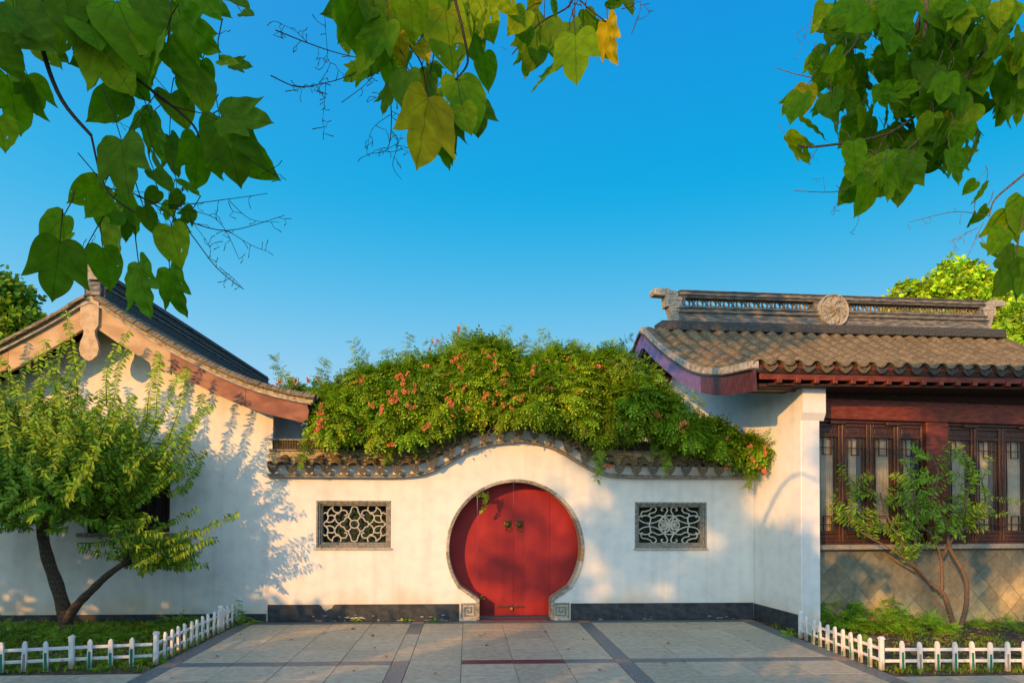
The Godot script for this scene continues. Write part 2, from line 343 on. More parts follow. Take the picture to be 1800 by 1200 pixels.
func sky_image() -> ImageTexture:
	var w := 512
	var h := 256
	var im := Image.create(w, h, false, Image.FORMAT_RGBF)
	var top := Vector3(0.0, 0.221, 0.706)
	var low := Vector3(0.61, 0.86, 0.966)
	for j in h:
		var th := PI * (j + 0.5) / h
		var y := cos(th)
		for i in w:
			var ph := TAU * (i + 0.5) / w
			var d := Vector3(sin(ph) * sin(th), y, -cos(ph) * sin(th))
			var c: Vector3
			if y >= 0.0:
				c = top.lerp(low, pow(1.0 - y, 2.4))
				c.x = 0.147 * pow(maxf(0.445 - y, 0.0) / 0.185, 2.0)
			else:
				c = low.lerp(Vector3(0.16, 0.15, 0.13), smoothstep(0.0, 0.12, -y))
			# the bright hazy air round the low sun, behind the photographer
			var g := 1.0 + d.dot(SUN)
			c += Vector3(0.92, 0.94, 0.78) * 2.15 * exp(-g / 0.30) * (1.0 if y >= 0.0 else smoothstep(0.12, 0.0, -y))
			im.set_pixel(i, j, Color(c.x, c.y, c.z))
	return ImageTexture.create_from_image(im)

func _ready() -> void:
	rng.seed = 20240
	# --- camera
	var cam := Camera3D.new()
	cam.name = "camera"
	cam.projection = Camera3D.PROJECTION_FRUSTUM
	cam.near = 0.05
	cam.far = 600.0
	cam.size = 0.05                                     # 24 mm lens, shifted up
	cam.frustum_offset = Vector2(0.0, 0.05 * 264.24 / 1200.0)
	cam.position = Vector3(-0.7738, 1.85, 11.1545)
	cam.basis = Basis(Vector3.UP, -0.0647) * Basis(Vector3.RIGHT, 0.022) * Basis(Vector3.BACK, 0.0045)
	add_child(cam)
	# --- sky and sun
	var env := Environment.new()
	env.background_mode = Environment.BG_SKY
	var sky := Sky.new()
	var sm := PanoramaSkyMaterial.new()
	sm.panorama = sky_image()
	sky.sky_material = sm
	env.sky = sky
	env.tonemap_mode = Environment.TONE_MAPPER_LINEAR
	env.tonemap_exposure = 1.0
	env.sdfgi_enabled = true
	env.ssao_enabled = true
	env.ssil_enabled = true
	var we := WorldEnvironment.new()
	we.name = "world"
	we.environment = env
	add_child(we)
	var sun := DirectionalLight3D.new()
	sun.name = "sun"
	sun.light_color = Color(1.0, 0.72, 0.37)
	sun.light_energy = 1.5
	sun.light_angular_distance = 0.5
	sun.shadow_enabled = true
	sun.basis = Basis.looking_at(SUN.normalized(), Vector3.UP)
	add_child(sun)
	materials()
	leaf_shapes()
	# --- the ground and the buildings
	paving()
	garden_wall()
	left_house()
	right_house()
	# --- objects
	fences()
	vine()
	garden_tree()
	shrub_tree()
	beds()
	far_trees()
	tung_trees()
	shade_trees()

func materials() -> void:
	var soft := noise_tex([lin(0.80, 0.82, 0.82), Color.WHITE, Color.WHITE], 0.006, 5, 512, false, [0.25, 0.5, 0.8])
	var streak := noise_tex([lin(0.90, 0.90, 0.88), Color.WHITE, Color.WHITE], 0.01, 15, 512, false, [0.15, 0.4, 0.8])
	M.plaster = mat([lin(0.74, 0.745, 0.74), lin(0.80, 0.80, 0.785), lin(0.83, 0.825, 0.80)], 1.9, 0.012, 0.9, 0.10, 3)
	over(M.plaster, splash_tex(lin(0.70, 0.54, 0.32), 0.5, 0.38, 11), Vector3(8, 8, 8))
	M.dado = mat([lin(0.028, 0.035, 0.044), lin(0.042, 0.05, 0.06), lin(0.06, 0.066, 0.072)], 0.9, 0.012, 0.6, 0.15, 4)
	over(M.dado, soft, Vector3(1.3, 1.3, 1.3))
	M.stone = mat([lin(0.20, 0.18, 0.145), lin(0.31, 0.285, 0.235), lin(0.42, 0.385, 0.32)], 0.55, 0.014, 0.85, 0.35, 6)
	over(M.stone, soft, Vector3(0.7, 0.7, 0.7))
	M.stone_pale = mat([lin(0.36, 0.34, 0.29), lin(0.48, 0.45, 0.39), lin(0.56, 0.52, 0.44)], 0.6, 0.014, 0.85, 0.3, 61)
	M.stone_rust = mat([lin(0.30, 0.16, 0.06), lin(0.40, 0.27, 0.14), lin(0.45, 0.36, 0.22)], 0.5, 0.012, 0.85, 0.3, 62)
	M.concrete = mat([lin(0.17, 0.155, 0.13), lin(0.27, 0.25, 0.21), lin(0.36, 0.33, 0.27)], 0.8, 0.014, 0.9, 0.4, 7)
	M.mortar = mat([lin(0.22, 0.205, 0.175), lin(0.36, 0.335, 0.29), lin(0.48, 0.455, 0.405)], 0.8, 0.01, 0.92, 0.35, 8)
	over(M.mortar, soft, Vector3(0.5, 0.5, 0.5))
	M.ochre = mat([lin(0.22, 0.16, 0.08), lin(0.42, 0.33, 0.18), lin(0.52, 0.45, 0.30)], 0.6, 0.015, 0.92, 0.5, 9)
	M.tile = []
	for k in 4:
		var d: float = [0.78, 1.0, 1.2, 1.05][k]
		M.tile.append(mat([lin(0.135 * d, 0.105 * d, 0.062 * d), lin(0.195 * d, 0.152 * d, 0.09 * d), lin(0.26 * d, 0.20 * d, 0.122 * d)], 0.35 + 0.06 * k, 0.016, 0.88, 0.5, 20 + k))
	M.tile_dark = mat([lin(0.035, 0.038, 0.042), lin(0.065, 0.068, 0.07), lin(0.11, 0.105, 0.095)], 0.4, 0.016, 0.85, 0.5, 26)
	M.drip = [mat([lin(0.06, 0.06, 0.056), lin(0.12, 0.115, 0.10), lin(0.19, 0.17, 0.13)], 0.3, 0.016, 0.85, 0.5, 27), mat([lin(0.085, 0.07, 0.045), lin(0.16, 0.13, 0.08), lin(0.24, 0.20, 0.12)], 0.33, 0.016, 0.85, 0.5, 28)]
	M.ridge = mat([lin(0.085, 0.09, 0.095), lin(0.155, 0.155, 0.15), lin(0.30, 0.27, 0.215)], 0.8, 0.012, 0.85, 0.4, 29, Vector3(0.5, 2.0, 0.5))
	over(M.ridge, streak, Vector3(1.0, 0.6, 1.0))
	M.ornament = mat([lin(0.24, 0.22, 0.18), lin(0.34, 0.31, 0.255), lin(0.42, 0.385, 0.32)], 0.5, 0.01, 0.9, 0.4, 30)
	M.door = mat([lin(0.31, 0.018, 0.022), lin(0.345, 0.021, 0.022), lin(0.375, 0.025, 0.025)], 1.6, 0.006, 0.55, 0.03, 31, Vector3(1.2, 0.8, 1.2))
	over(M.door, splash_tex(lin(0.45, 0.38, 0.32), 0.30, 0.7, 14, 4.0), Vector3(4, 4, 4))
	M.brass = mat([lin(0.10, 0.07, 0.03), lin(0.22, 0.15, 0.06)], 0.08, 0.02, 0.45, 0.2, 32)
	M.brass.metallic = 0.7
	M.gold = mat([lin(0.65, 0.42, 0.10)], 1.0, 0.01, 0.35)
	M.gold.metallic = 0.8
	M.iron = mat([lin(0.05, 0.035, 0.03), lin(0.12, 0.07, 0.05)], 0.1, 0.02, 0.6, 0.2, 33)
	M.board_pale = mat([lin(0.38, 0.23, 0.12), lin(0.48, 0.32, 0.18), lin(0.54, 0.385, 0.235)], 1.6, 0.006, 0.55, 0.06, 34, Vector3(0.8, 1.3, 1))
	M.board_red = mat([lin(0.16, 0.048, 0.030), lin(0.22, 0.07, 0.042), lin(0.29, 0.115, 0.07)], 1.4, 0.007, 0.4, 0.06, 35, Vector3(0.8, 1.3, 1))
	M.pendant = mat([lin(0.44, 0.31, 0.185), lin(0.53, 0.39, 0.24), lin(0.58, 0.45, 0.30)], 0.8, 0.012, 0.8, 0.15, 36)
	M.purple = mat([lin(0.13, 0.085, 0.25), lin(0.16, 0.105, 0.30), lin(0.20, 0.13, 0.31)], 0.9, 0.01, 0.45, 0.08, 37)
	M.maroon = mat([lin(0.05, 0.016, 0.022), lin(0.08, 0.025, 0.03), lin(0.115, 0.037, 0.038)], 0.7, 0.012, 0.35, 0.12, 38, Vector3(2.2, 0.6, 2.2))
	M.red_wood = mat([lin(0.12, 0.024, 0.012), lin(0.175, 0.038, 0.02), lin(0.22, 0.055, 0.03)], 0.8, 0.012, 0.5, 0.12, 39, Vector3(0.6, 2.0, 0.6))
	M.dark_wood = mat([lin(0.035, 0.014, 0.009), lin(0.065, 0.026, 0.016), lin(0.10, 0.042, 0.025)], 0.6, 0.012, 0.38, 0.12, 40, Vector3(2.5, 0.6, 2.5))
	M.soffit = mat([lin(0.03, 0.016, 0.011), lin(0.06, 0.03, 0.02)], 0.6, 0.012, 0.8, 0.2, 41)
	M.curtain = mat([lin(0.30, 0.26, 0.17), lin(0.40, 0.35, 0.24)], 0.8, 0.01, 0.9, 0.05, 42)
	M.glass = StandardMaterial3D.new()
	M.glass.transparency = BaseMaterial3D.TRANSPARENCY_ALPHA
	M.glass.albedo_color = Color(0.9, 0.95, 0.95, 0.06)
	M.glass.roughness = 0.03
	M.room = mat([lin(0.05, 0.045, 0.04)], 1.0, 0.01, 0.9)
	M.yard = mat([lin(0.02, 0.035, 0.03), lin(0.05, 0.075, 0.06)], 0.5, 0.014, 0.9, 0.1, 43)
	M.lattice = mat([lin(0.42, 0.41, 0.37), lin(0.56, 0.54, 0.48), lin(0.62, 0.59, 0.52)], 0.4, 0.014, 0.85, 0.15, 44)
	M.window_stone = mat([lin(0.16, 0.16, 0.145), lin(0.25, 0.245, 0.22), lin(0.34, 0.32, 0.28)], 0.5, 0.014, 0.85, 0.25, 45)
	var tile_stain_and_sunlight := splash_tex(Color.WHITE, 0.8, 1.0, 12, 8.0, lin(0.29, 0.41, 0.72))  # foot keeps the ochre of earth stain and painted sunlight, grey above
	M.grey_tile = []
	for k in 3:
		var d: float = [0.85, 1.0, 1.15][k]
		var gt := mat([lin(0.52 * d, 0.36 * d, 0.15 * d), lin(0.62 * d, 0.43 * d, 0.185 * d), lin(0.70 * d, 0.49 * d, 0.21 * d)], 0.7 + 0.1 * k, 0.012, 0.6, 0.15, 46 + k)  # ochre base holds golden sunlight as well as splashed earth
		over(gt, tile_stain_and_sunlight, Vector3(8, 8, 8))
		M.grey_tile.append(gt)
	M.grout = mat([lin(0.22, 0.21, 0.19), lin(0.32, 0.30, 0.27)], 0.5, 0.012, 0.9, 0.1, 50)
	M.sill = mat([lin(0.24, 0.22, 0.18), lin(0.34, 0.31, 0.26)], 0.5, 0.012, 0.85, 0.25, 51)
	var speck := noise_tex([lin(0.7, 0.7, 0.7), Color.WHITE, Color.WHITE], 0.11, 52, 512, false, [0.3, 0.46, 0.7])
	M.granite = []
	for k in 4:
		var d: float = [0.91, 1.0, 1.05, 0.96][k]
		var g := mat([lin(0.42 * d, 0.35 * d, 0.24 * d), lin(0.50 * d, 0.425 * d, 0.30 * d), lin(0.56 * d, 0.48 * d, 0.345 * d)], 1.1 + 0.2 * k, 0.02, 0.5, 0.12, 53 + k)
		over(g, speck, Vector3(0.42, 0.42, 0.42))
		M.granite.append(g)
	M.granite_dark = []
	for k in 2:
		var g := mat([lin(0.09, 0.105, 0.11), lin(0.135, 0.152, 0.155), lin(0.19, 0.2, 0.195)], 0.6 + 0.2 * k, 0.03, 0.42, 0.12, 57 + k)
		M.granite_dark.append(g)
	M.granite_red = mat([lin(0.075, 0.03, 0.036), lin(0.13, 0.05, 0.055)], 0.5, 0.03, 0.42, 0.1, 59)
	M.granite_pink = mat([lin(0.28, 0.17, 0.13), lin(0.36, 0.24, 0.19)], 0.5, 0.03, 0.5, 0.1, 60)
	M.joint = mat([lin(0.12, 0.105, 0.08), lin(0.18, 0.16, 0.12)], 0.5, 0.02, 0.95, 0.2, 63)
	M.soil = mat([lin(0.045, 0.03, 0.016), lin(0.09, 0.062, 0.034), lin(0.14, 0.10, 0.06)], 0.9, 0.014, 0.95, 0.6, 64)
	M.earth = mat([lin(0.10, 0.10, 0.085), lin(0.16, 0.15, 0.125)], 3.0, 0.01, 0.95, 0.2, 65)
	M.plastic = mat([lin(0.70, 0.70, 0.70), lin(0.78, 0.78, 0.77), lin(0.80, 0.80, 0.79)], 0.5, 0.012, 0.45, 0.05, 66)
	over(M.plastic, splash_tex(lin(0.42, 0.33, 0.22), 0.10, 0.8, 13, 1.0), Vector3(1, 1, 1))
	M.green = mat([lin(0.008, 0.17, 0.11), lin(0.012, 0.23, 0.15)], 0.2, 0.012, 0.4, 0.05, 67)
	M.slot = mat([lin(0.25, 0.25, 0.26)], 0.3, 0.012, 0.6)
	M.bark = mat([lin(0.03, 0.022, 0.016), lin(0.075, 0.055, 0.04), lin(0.15, 0.115, 0.085)], 0.3, 0.016, 0.92, 0.8, 68, Vector3(2.5, 0.7, 2.5))
	M.bark_warm = mat([lin(0.09, 0.055, 0.035), lin(0.17, 0.11, 0.07), lin(0.25, 0.17, 0.11)], 0.25, 0.016, 0.9, 0.6, 69, Vector3(2.5, 0.7, 2.5))
	M.twig = mat([lin(0.025, 0.018, 0.013), lin(0.06, 0.042, 0.028)], 0.1, 0.016, 0.85, 0.2, 70)
	M.flower = mat([lin(0.60, 0.13, 0.045), lin(0.70, 0.21, 0.08), lin(0.72, 0.33, 0.15)], 0.12, 0.02, 0.55, 0.0, 71)
	M.flower.cull_mode = BaseMaterial3D.CULL_DISABLED
	M.flower.backlight_enabled = true
	M.flower.backlight = Color(0.5, 0.2, 0.1)
	M.pod = mat([lin(0.30, 0.34, 0.07)], 1.0, 0.01, 0.6)
	M.leaf = leaf_mat(0.62)
	M.leaf_far = leaf_mat(0.6, 0.6)
	M.litter = leaf_mat(0.1, 0.9)
	M.tung_sunlit = tung_mat(4, Color(0.80, 0.70, 0.12))  # sunlight put into the colour: yellow blades stand for sunlit ones
	M.tung = [tung_mat(0, Color(0.44, 0.60, 0.07)), tung_mat(1, Color(0.38, 0.56, 0.06)), tung_mat(2, Color(0.52, 0.63, 0.07)), tung_mat(3, Color(0.36, 0.50, 0.08))]

# what the weather leaves on a wall: earth splashed up from the ground in a ragged band, and faint rain streaks; the tile version also paints in golden sunlight
func splash_tex(stain: Color, high: float, much: float, sd: int, metres := 8.0, above := Color.WHITE) -> ImageTexture:
	var w := 256
	var h := 512
	var n := FastNoiseLite.new()
	n.seed = sd
	n.frequency = 0.02
	n.fractal_octaves = 4
	var im := Image.create(w, h, false, Image.FORMAT_RGB8)
	for j in h:
		var y := metres * (1.0 - (j + 0.5) / h)
		for i in w:
			# sideways the pattern closes on itself
			var a := TAU * i / w
			var p := Vector2(cos(a), sin(a)) * 60.0
			var q := n.get_noise_3d(p.x, p.y, y * 40.0 / metres * 4.0)
			var r := n.get_noise_3d(p.x * 4.0, p.y * 4.0, y * 6.0)
			var k := much * smoothstep(high, high * 0.1, y + q * high * 0.9)
			var f := 1.0 - 0.05 * clampf(r * 1.6 - 0.1, 0.0, 1.0) - 0.05 * clampf(q, 0.0, 1.0)
			var c := (above * f).lerp(stain * f, k)
			im.set_pixel(i, j, Color(minf(c.r, 1.0), minf(c.g, 1.0), minf(c.b, 1.0)))
	return ImageTexture.create_from_image(im)

# leaf blade print: veins, mottling and small insect holes (uv: x across, y from the stalk)
func tung_mat(k: int, base: Color) -> StandardMaterial3D:
	var r := RandomNumberGenerator.new()
	r.seed = 900 + k
	var n := FastNoiseLite.new()
	n.seed = 40 + k
	n.frequency = 0.02
	var w := 192
	var im := Image.create(w, w, false, Image.FORMAT_RGBA8)
	var holes := []
	for c in (k % 3):
		var mid := Vector2(r.randf_range(0.2, 0.8), r.randf_range(0.2, 0.75))
		for i in r.randi_range(0, 2): holes.append([mid + Vector2(r.randfn(0, 0.04), r.randfn(0, 0.04)), r.randf_range(0.006, 0.014)])
	for j in w:
		for i in w:
			var p := Vector2((i + 0.5) / w, (j + 0.5) / w)
			var f := 1.0 + 0.16 * n.get_noise_2d(i, j)
			var x := absf(p.x - 0.5)
			var vein := smoothstep(0.010, 0.003, x)
			var q0 := Vector2(x, p.y - 0.08)
			for a in [0.62, 1.25]:
				var dv := Vector2(sin(a), cos(a))
				vein = maxf(vein, 0.8 * smoothstep(0.008, 0.002, absf(q0.cross(dv))) * smoothstep(0.55, 0.25, q0.length()))
			for a in 4:
				var q := q0.y - (0.22 + 0.14 * a) - x * 0.9
				vein = maxf(vein, 0.5 * smoothstep(0.007, 0.002, absf(q)) * smoothstep(0.3, 0.08, x))
			f *= 1.0 - 0.22 * vein
			var a1 := 1.0
			for hl in holes:
				if p.distance_to(hl[0]) < hl[1]: a1 = 0.0
			var warm := 0.03 * n.get_noise_2d(i * 0.5 + 300, j * 0.5)
			im.set_pixel(i, j, Color(clampf((base.r + warm) * f, 0, 1), clampf(base.g * f, 0, 1), base.b * f, a1))
	var m := StandardMaterial3D.new()
	m.albedo_texture = ImageTexture.create_from_image(im)
	m.transparency = BaseMaterial3D.TRANSPARENCY_ALPHA_SCISSOR
	m.alpha_scissor_threshold = 0.5
	m.roughness = 0.55
	m.metallic_specular = 0.2
	m.cull_mode = BaseMaterial3D.CULL_DISABLED
	m.backlight_enabled = true
	m.backlight = Color(0.95, 1.0, 0.5)
	return m

var S := {}       # shared small meshes

func leaf_shapes() -> void:
	# a narrow folded leaf of length 1 along +y
	var b := Mb.new()
	var ys := [0.0, 0.22, 0.5, 0.8, 1.0]
	var ws := [0.02, 0.13, 0.165, 0.085, 0.0]
	for i in 4:
		for sd in [-1.0, 1.0]:
			var a := Vector3(0, ys[i], -0.10 * ys[i] * ys[i])
			var c := Vector3(0, ys[i + 1], -0.10 * ys[i + 1] * ys[i + 1])
			b.quad(a, a + Vector3(sd * ws[i], 0, ws[i] * 0.35), c + Vector3(sd * ws[i + 1], 0, ws[i + 1] * 0.35), c)
	S.lance = make_mesh(b)
	# a broader leaf
	b = Mb.new()
	ws = [0.03, 0.30, 0.36, 0.20, 0.0]
	for i in 4:
		for sd in [-1.0, 1.0]:
			var a := Vector3(0, ys[i], -0.15 * ys[i] * ys[i])
			var c := Vector3(0, ys[i + 1], -0.15 * ys[i + 1] * ys[i + 1])
			b.quad(a, a + Vector3(sd * ws[i], 0, ws[i] * 0.3), c + Vector3(sd * ws[i + 1], 0, ws[i + 1] * 0.3), c)
	S.broad = make_mesh(b)
	# a feathered leaf: pairs of leaflets along a bending stalk, length 1
	b = Mb.new()
	var p0 := Vector3.ZERO
	for i in 5:
		var s := 0.2 + 0.2 * i
		var at := Vector3(0, s * 0.92, -0.28 * s * s)
		b.quad(p0 + Vector3(-0.008, 0, 0), p0 + Vector3(0.008, 0, 0), at + Vector3(0.008, 0, 0), at + Vector3(-0.008, 0, 0))
		p0 = at
		var sides := [-1.0, 1.0] if i < 4 else [0.0]
		for sd in sides:
			var d := Vector3(sd, 0.55 if sd != 0.0 else 1.0, -0.35).normalized()
			var l := 0.30 - 0.02 * absf(i - 2.0)
			var wd := d.cross(Vector3(0, 0.2, 1)).normalized() * 0.068
			var m := at + d * l * 0.45 + Vector3(0, 0, 0.012)
			b.tri(at, m + wd, m); b.tri(at, m, m - wd)
			var e := at + d * l + Vector3(0, 0, -0.03)
			b.tri(m + wd, e, m); b.tri(m, e, m - wd)
	S.feather = make_mesh(b)
	# a loose clump of leaves, about 1 across
	b = Mb.new()
	for i in 16:
		var at := Vector3(rng.randfn(0, 0.24), rng.randfn(0, 0.24), rng.randfn(0, 0.24))
		var t := aim(at, Vector3(rng.randfn(), rng.randfn() - 0.3, rng.randfn()), Vector3(rng.randfn(), rng.randfn(), rng.randfn()), rng.randf_range(0.26, 0.42))
		for sd in [-0.3, 0.3]:
			b.quad(t * Vector3.ZERO, t * Vector3(sd, 0.4, 0.1), t * Vector3(sd * 0.5, 0.8, 0.05), t * Vector3(0, 1, -0.1))
	S.clump = make_mesh(b)
	# a tuft of grass, height 1
	b = Mb.new()
	for i in 7:
		var a := rng.randf() * TAU
		var o := Vector3(cos(a), 0, sin(a))
		var sd := Vector3(-o.z, 0, o.x) * 0.045
		var r := rng.randf_range(0.15, 0.6)
		var hh := rng.randf_range(0.6, 1.0)
		var q := o * r * 0.35 + Vector3(0, hh * 0.6, 0)
		b.quad(-sd + o * 0.05, sd + o * 0.05, q + sd * 0.7, q - sd * 0.7)
		b.tri(q - sd * 0.7, q + sd * 0.7, o * r + Vector3(0, hh, 0))
	S.tuft = make_mesh(b)
	# tung leaves: hanging from the origin along +y, lobed or heart shaped, length 1, with uv
	S.tung = []
	for k in 6: S.tung.append(tung_leaf(k % 2, k))

func tung_leaf(lobed: int, k: int) -> ArrayMesh:
	var r := RandomNumberGenerator.new()
	r.seed = 50 + k
	var half: Array
	var spine_y: Array
	if lobed:
		half = [Vector2(0, 0), Vector2(0.10, -0.08), Vector2(0.25, -0.085), Vector2(0.38, 0.0), Vector2(0.455, 0.15), Vector2(0.485, 0.32), Vector2(0.50, 0.48), Vector2(0.53, 0.62), Vector2(0.575, 0.76), Vector2(0.47, 0.72), Vector2(0.37, 0.655), Vector2(0.295, 0.60), Vector2(0.29, 0.68), Vector2(0.25, 0.80), Vector2(0.165, 0.91), Vector2(0.055, 1.0), Vector2(0, 1.08)]
		spine_y = [0.0, 0.01, 0.03, 0.06, 0.10, 0.16, 0.22, 0.28, 0.36, 0.42, 0.47, 0.52, 0.60, 0.72, 0.84, 0.93, 0.97]
	else:
		half = [Vector2(0, 0), Vector2(0.10, -0.08), Vector2(0.24, -0.09), Vector2(0.36, 0.0), Vector2(0.43, 0.15), Vector2(0.435, 0.32), Vector2(0.39, 0.50), Vector2(0.31, 0.66), Vector2(0.21, 0.80), Vector2(0.11, 0.91), Vector2(0.035, 0.99), Vector2(0, 1.08)]
		spine_y = [0.0, 0.01, 0.04, 0.10, 0.19, 0.32, 0.47, 0.62, 0.76, 0.87, 0.94, 0.97]
	var s := SurfaceTool.new()
	s.begin(Mesh.PRIMITIVE_TRIANGLES)
	s.set_smooth_group(0)
	var fold := r.randf_range(0.05, 0.32)
	var curl := r.randf_range(0.05, 0.35)
	var tw := r.randf_range(-0.25, 0.25)
	var bend := func(p: Vector2) -> Vector3:
		var x := p.x
		var z := absf(x) * fold - curl * p.y * p.y * 0.6 - curl * x * x * 0.9 + tw * x * p.y + 0.02 * sin(p.y * 19.0 + x * 13.0)
		return Vector3(x * (1.0 - 0.3 * fold), p.y, z)
	for sd in [-1.0, 1.0]:
		var g: float = r.randf_range(0.88, 1.08)
		var cat := func(i: int, sd2: float, g2: float, w: float) -> Vector2:
			var q: Vector2 = half[i].cubic_interpolate(half[i + 1], half[maxi(i - 1, 0)], half[mini(i + 2, half.size() - 1)], w)
			var sharp: bool = lobed == 1 and (i in [7, 8, 10, 11])
			if sharp: q = half[i].lerp(half[i + 1], w)
			return q * Vector2(sd2 * g2, 1)
		for i in half.size() - 1:
			for f in 2:
				# the outline is rounded by splitting each edge once
				var a2: Vector2 = cat.call(i, sd, g, 0.5 * f)
				var b2: Vector2 = cat.call(i, sd, g, 0.5 * f + 0.5)
				var ma := Vector2(0, lerpf(spine_y[i], spine_y[i + 1], 0.5 * f))
				var mb := Vector2(0, lerpf(spine_y[i], spine_y[i + 1], 0.5 * f + 0.5))
				var ha := a2.lerp(ma, 0.35)
				var hb := b2.lerp(mb, 0.35)
				var ga := a2.lerp(ma, 0.7)
				var gb := b2.lerp(mb, 0.7)
				for tr in [[a2, b2, hb], [a2, hb, ha], [ha, hb, gb], [ha, gb, ga], [ga, gb, mb], [ga, mb, ma]]:
					for p in (tr if sd > 0 else [tr[0], tr[2], tr[1]]):
						s.set_uv(Vector2(p.x * 0.8 + 0.5, clampf(p.y * 0.86 + 0.08, 0, 1)))
						s.add_vertex(bend.call(p))
	s.index()
	s.generate_normals()
	return s.commit()

# ---------------------------------------------------------------- paving
func slab(parent: Node, called: String, x0: float, x1: float, z0: float, z1: float, m: Material, top := 0.0) -> void:
	var b := Mb.new()
	var g := 0.006
	b.box(Vector3((x0 + x1) / 2, top - 0.02 + rng.randf_range(-0.0012, 0.0012), (z0 + z1) / 2), Vector3(x1 - x0 - g, 0.04, z1 - z0 - g), 0.004)
	obj(called, b, m, parent)

func paving() -> void:
	var b := Mb.new()
	b.box(Vector3(0, -0.55, 0), Vector3(400, 1.0, 400))
	kind(obj("ground", b, M.earth), "structure")
	var plaza := node("plaza_paving")
	kind(plaza, "structure")
	b = Mb.new()
	b.box(Vector3(-0.2, -0.034, 3.9), Vector3(8.34, 0.052, 7.84))
	obj("bedding", b, M.joint, plaza)
	var xs := [[-4.125, -1.658], [-1.456, 1.019], [1.217, 3.728]]
	var zs := [[0.27, 2.857], [3.066, 5.65]]
	for zr in zs:
		for xr in xs:
			for i in 4:
				for j in 4:
					var w: float = (xr[1] - xr[0]) / 4.0
					var d: float = (zr[1] - zr[0]) / 4.0
					if zr[0] > 3.0 and j > 2: continue
					slab(plaza, "slab", xr[0] + w * i, xr[0] + w * (i + 1), zr[0] + d * j, zr[0] + d * (j + 1), M.granite[rng.randi() % 4])
	# dark bands with squares where they cross
	var bands := [[-4.33, -4.125], [-1.658, -1.456], [1.019, 1.217], [3.728, 3.94]]
	for xr in bands:
		for zr in zs:
			for j in 3:
				var d: float = (zr[1] - zr[0]) / 3.0
				slab(plaza, "band_slab", xr[0], xr[1], zr[0] + d * j, zr[0] + d * (j + 1), M.granite_dark[rng.randi() % 2] if xr[0] != -1.658 or j == 0 else M.granite[3])  # nearer slabs of the left band are paler: sunlight put into their colour
		for zr in [[0.03, 0.27], [2.857, 3.066]]:
			slab(plaza, "corner_slab", xr[0], xr[1], zr[0], zr[1], M.granite_pink)
	for xr in xs:
		for zr in [[0.03, 0.27], [2.857, 3.066]]:
			var cuts := [xr[0], lerpf(xr[0], xr[1], 0.25), lerpf(xr[0], xr[1], 0.5), lerpf(xr[0], xr[1], 0.75), xr[1]]
			for i in 4:
				var m: Material = M.granite_dark[rng.randi() % 2]
				if xr[0] == -1.456 and zr[0] > 1.0 and (i == 1 or i == 2): m = M.granite_red
				if xr[0] == -1.456 and zr[0] > 1.0 and i == 0: m = M.granite[1]
				slab(plaza, "band_slab", cuts[i], cuts[i + 1], zr[0], zr[1], m)
	# the threshold before the door
	slab(plaza, "threshold_slab", -0.615, 0.55, -0.33, 0.03, M.granite_red, 0.012)
	# plain paving beyond the fences
	for side in [[-9.3, -4.33, 3.36], [3.94, 8.9, 3.86]]:
		var path := node("side_path")
		kind(path, "structure")
		var n := 8
		for i in n:
			for j in 3:
				var w: float = (side[1] - side[0]) / n
				slab(path, "slab", side[0] + w * i, side[0] + w * (i + 1), side[2] + 0.6 * j, side[2] + 0.6 * (j + 1), M.granite[rng.randi() % 4], -0.003)

# ---------------------------------------------------------------- the white garden wall with its round gate
func hump(x: float) -> float:
	return table(absf(x + 0.03), [0.0, 0.2, 0.45, 0.7, 0.95, 1.2, 1.42, 1.65, 1.95], [0.585, 0.575, 0.535, 0.445, 0.305, 0.155, 0.055, 0.015, 0.0])

func coping_line(x: float) -> float:
	return (2.30 if x < 0 else 2.325) + (hump(x - 0.1) + hump(x) + hump(x + 0.1)) / 3.0

func arc(cx: float, cy: float, r: float, a0: float, a1: float, n: int) -> Array:
	var o := []
	for i in n + 1: o.append(Vector2(cx + r * cos(lerpf(a0, a1, float(i) / n)), cy + r * sin(lerpf(a0, a1, float(i) / n))))
	return o

# a flat wall piece between an outline's front and back, without its edges
func sheet(b: Mb, poly: Array, z: float, back: bool) -> void:
	var p := PackedVector2Array(poly)
	var ix := Geometry2D.triangulate_polygon(p)
	for i in range(0, ix.size(), 3):
		var a := p[ix[i]]
		var c := p[ix[i + 1]]
		var d := p[ix[i + 2]]
		if ((c - a).cross(d - a) > 0.0) != back:
			var k := c
			c = d
			d = k
		b.tri(Vector3(a.x, a.y, z), Vector3(c.x, c.y, z), Vector3(d.x, d.y, z))

func edge_strip(b: Mb, line: Array, z0: float, z1: float) -> void:
	for i in line.size() - 1:
		b.quad(Vector3(line[i].x, line[i].y, z0), Vector3(line[i + 1].x, line[i + 1].y, z0), Vector3(line[i + 1].x, line[i + 1].y, z1), Vector3(line[i].x, line[i].y, z1))

const GATE := Vector2(0.01, 1.17)

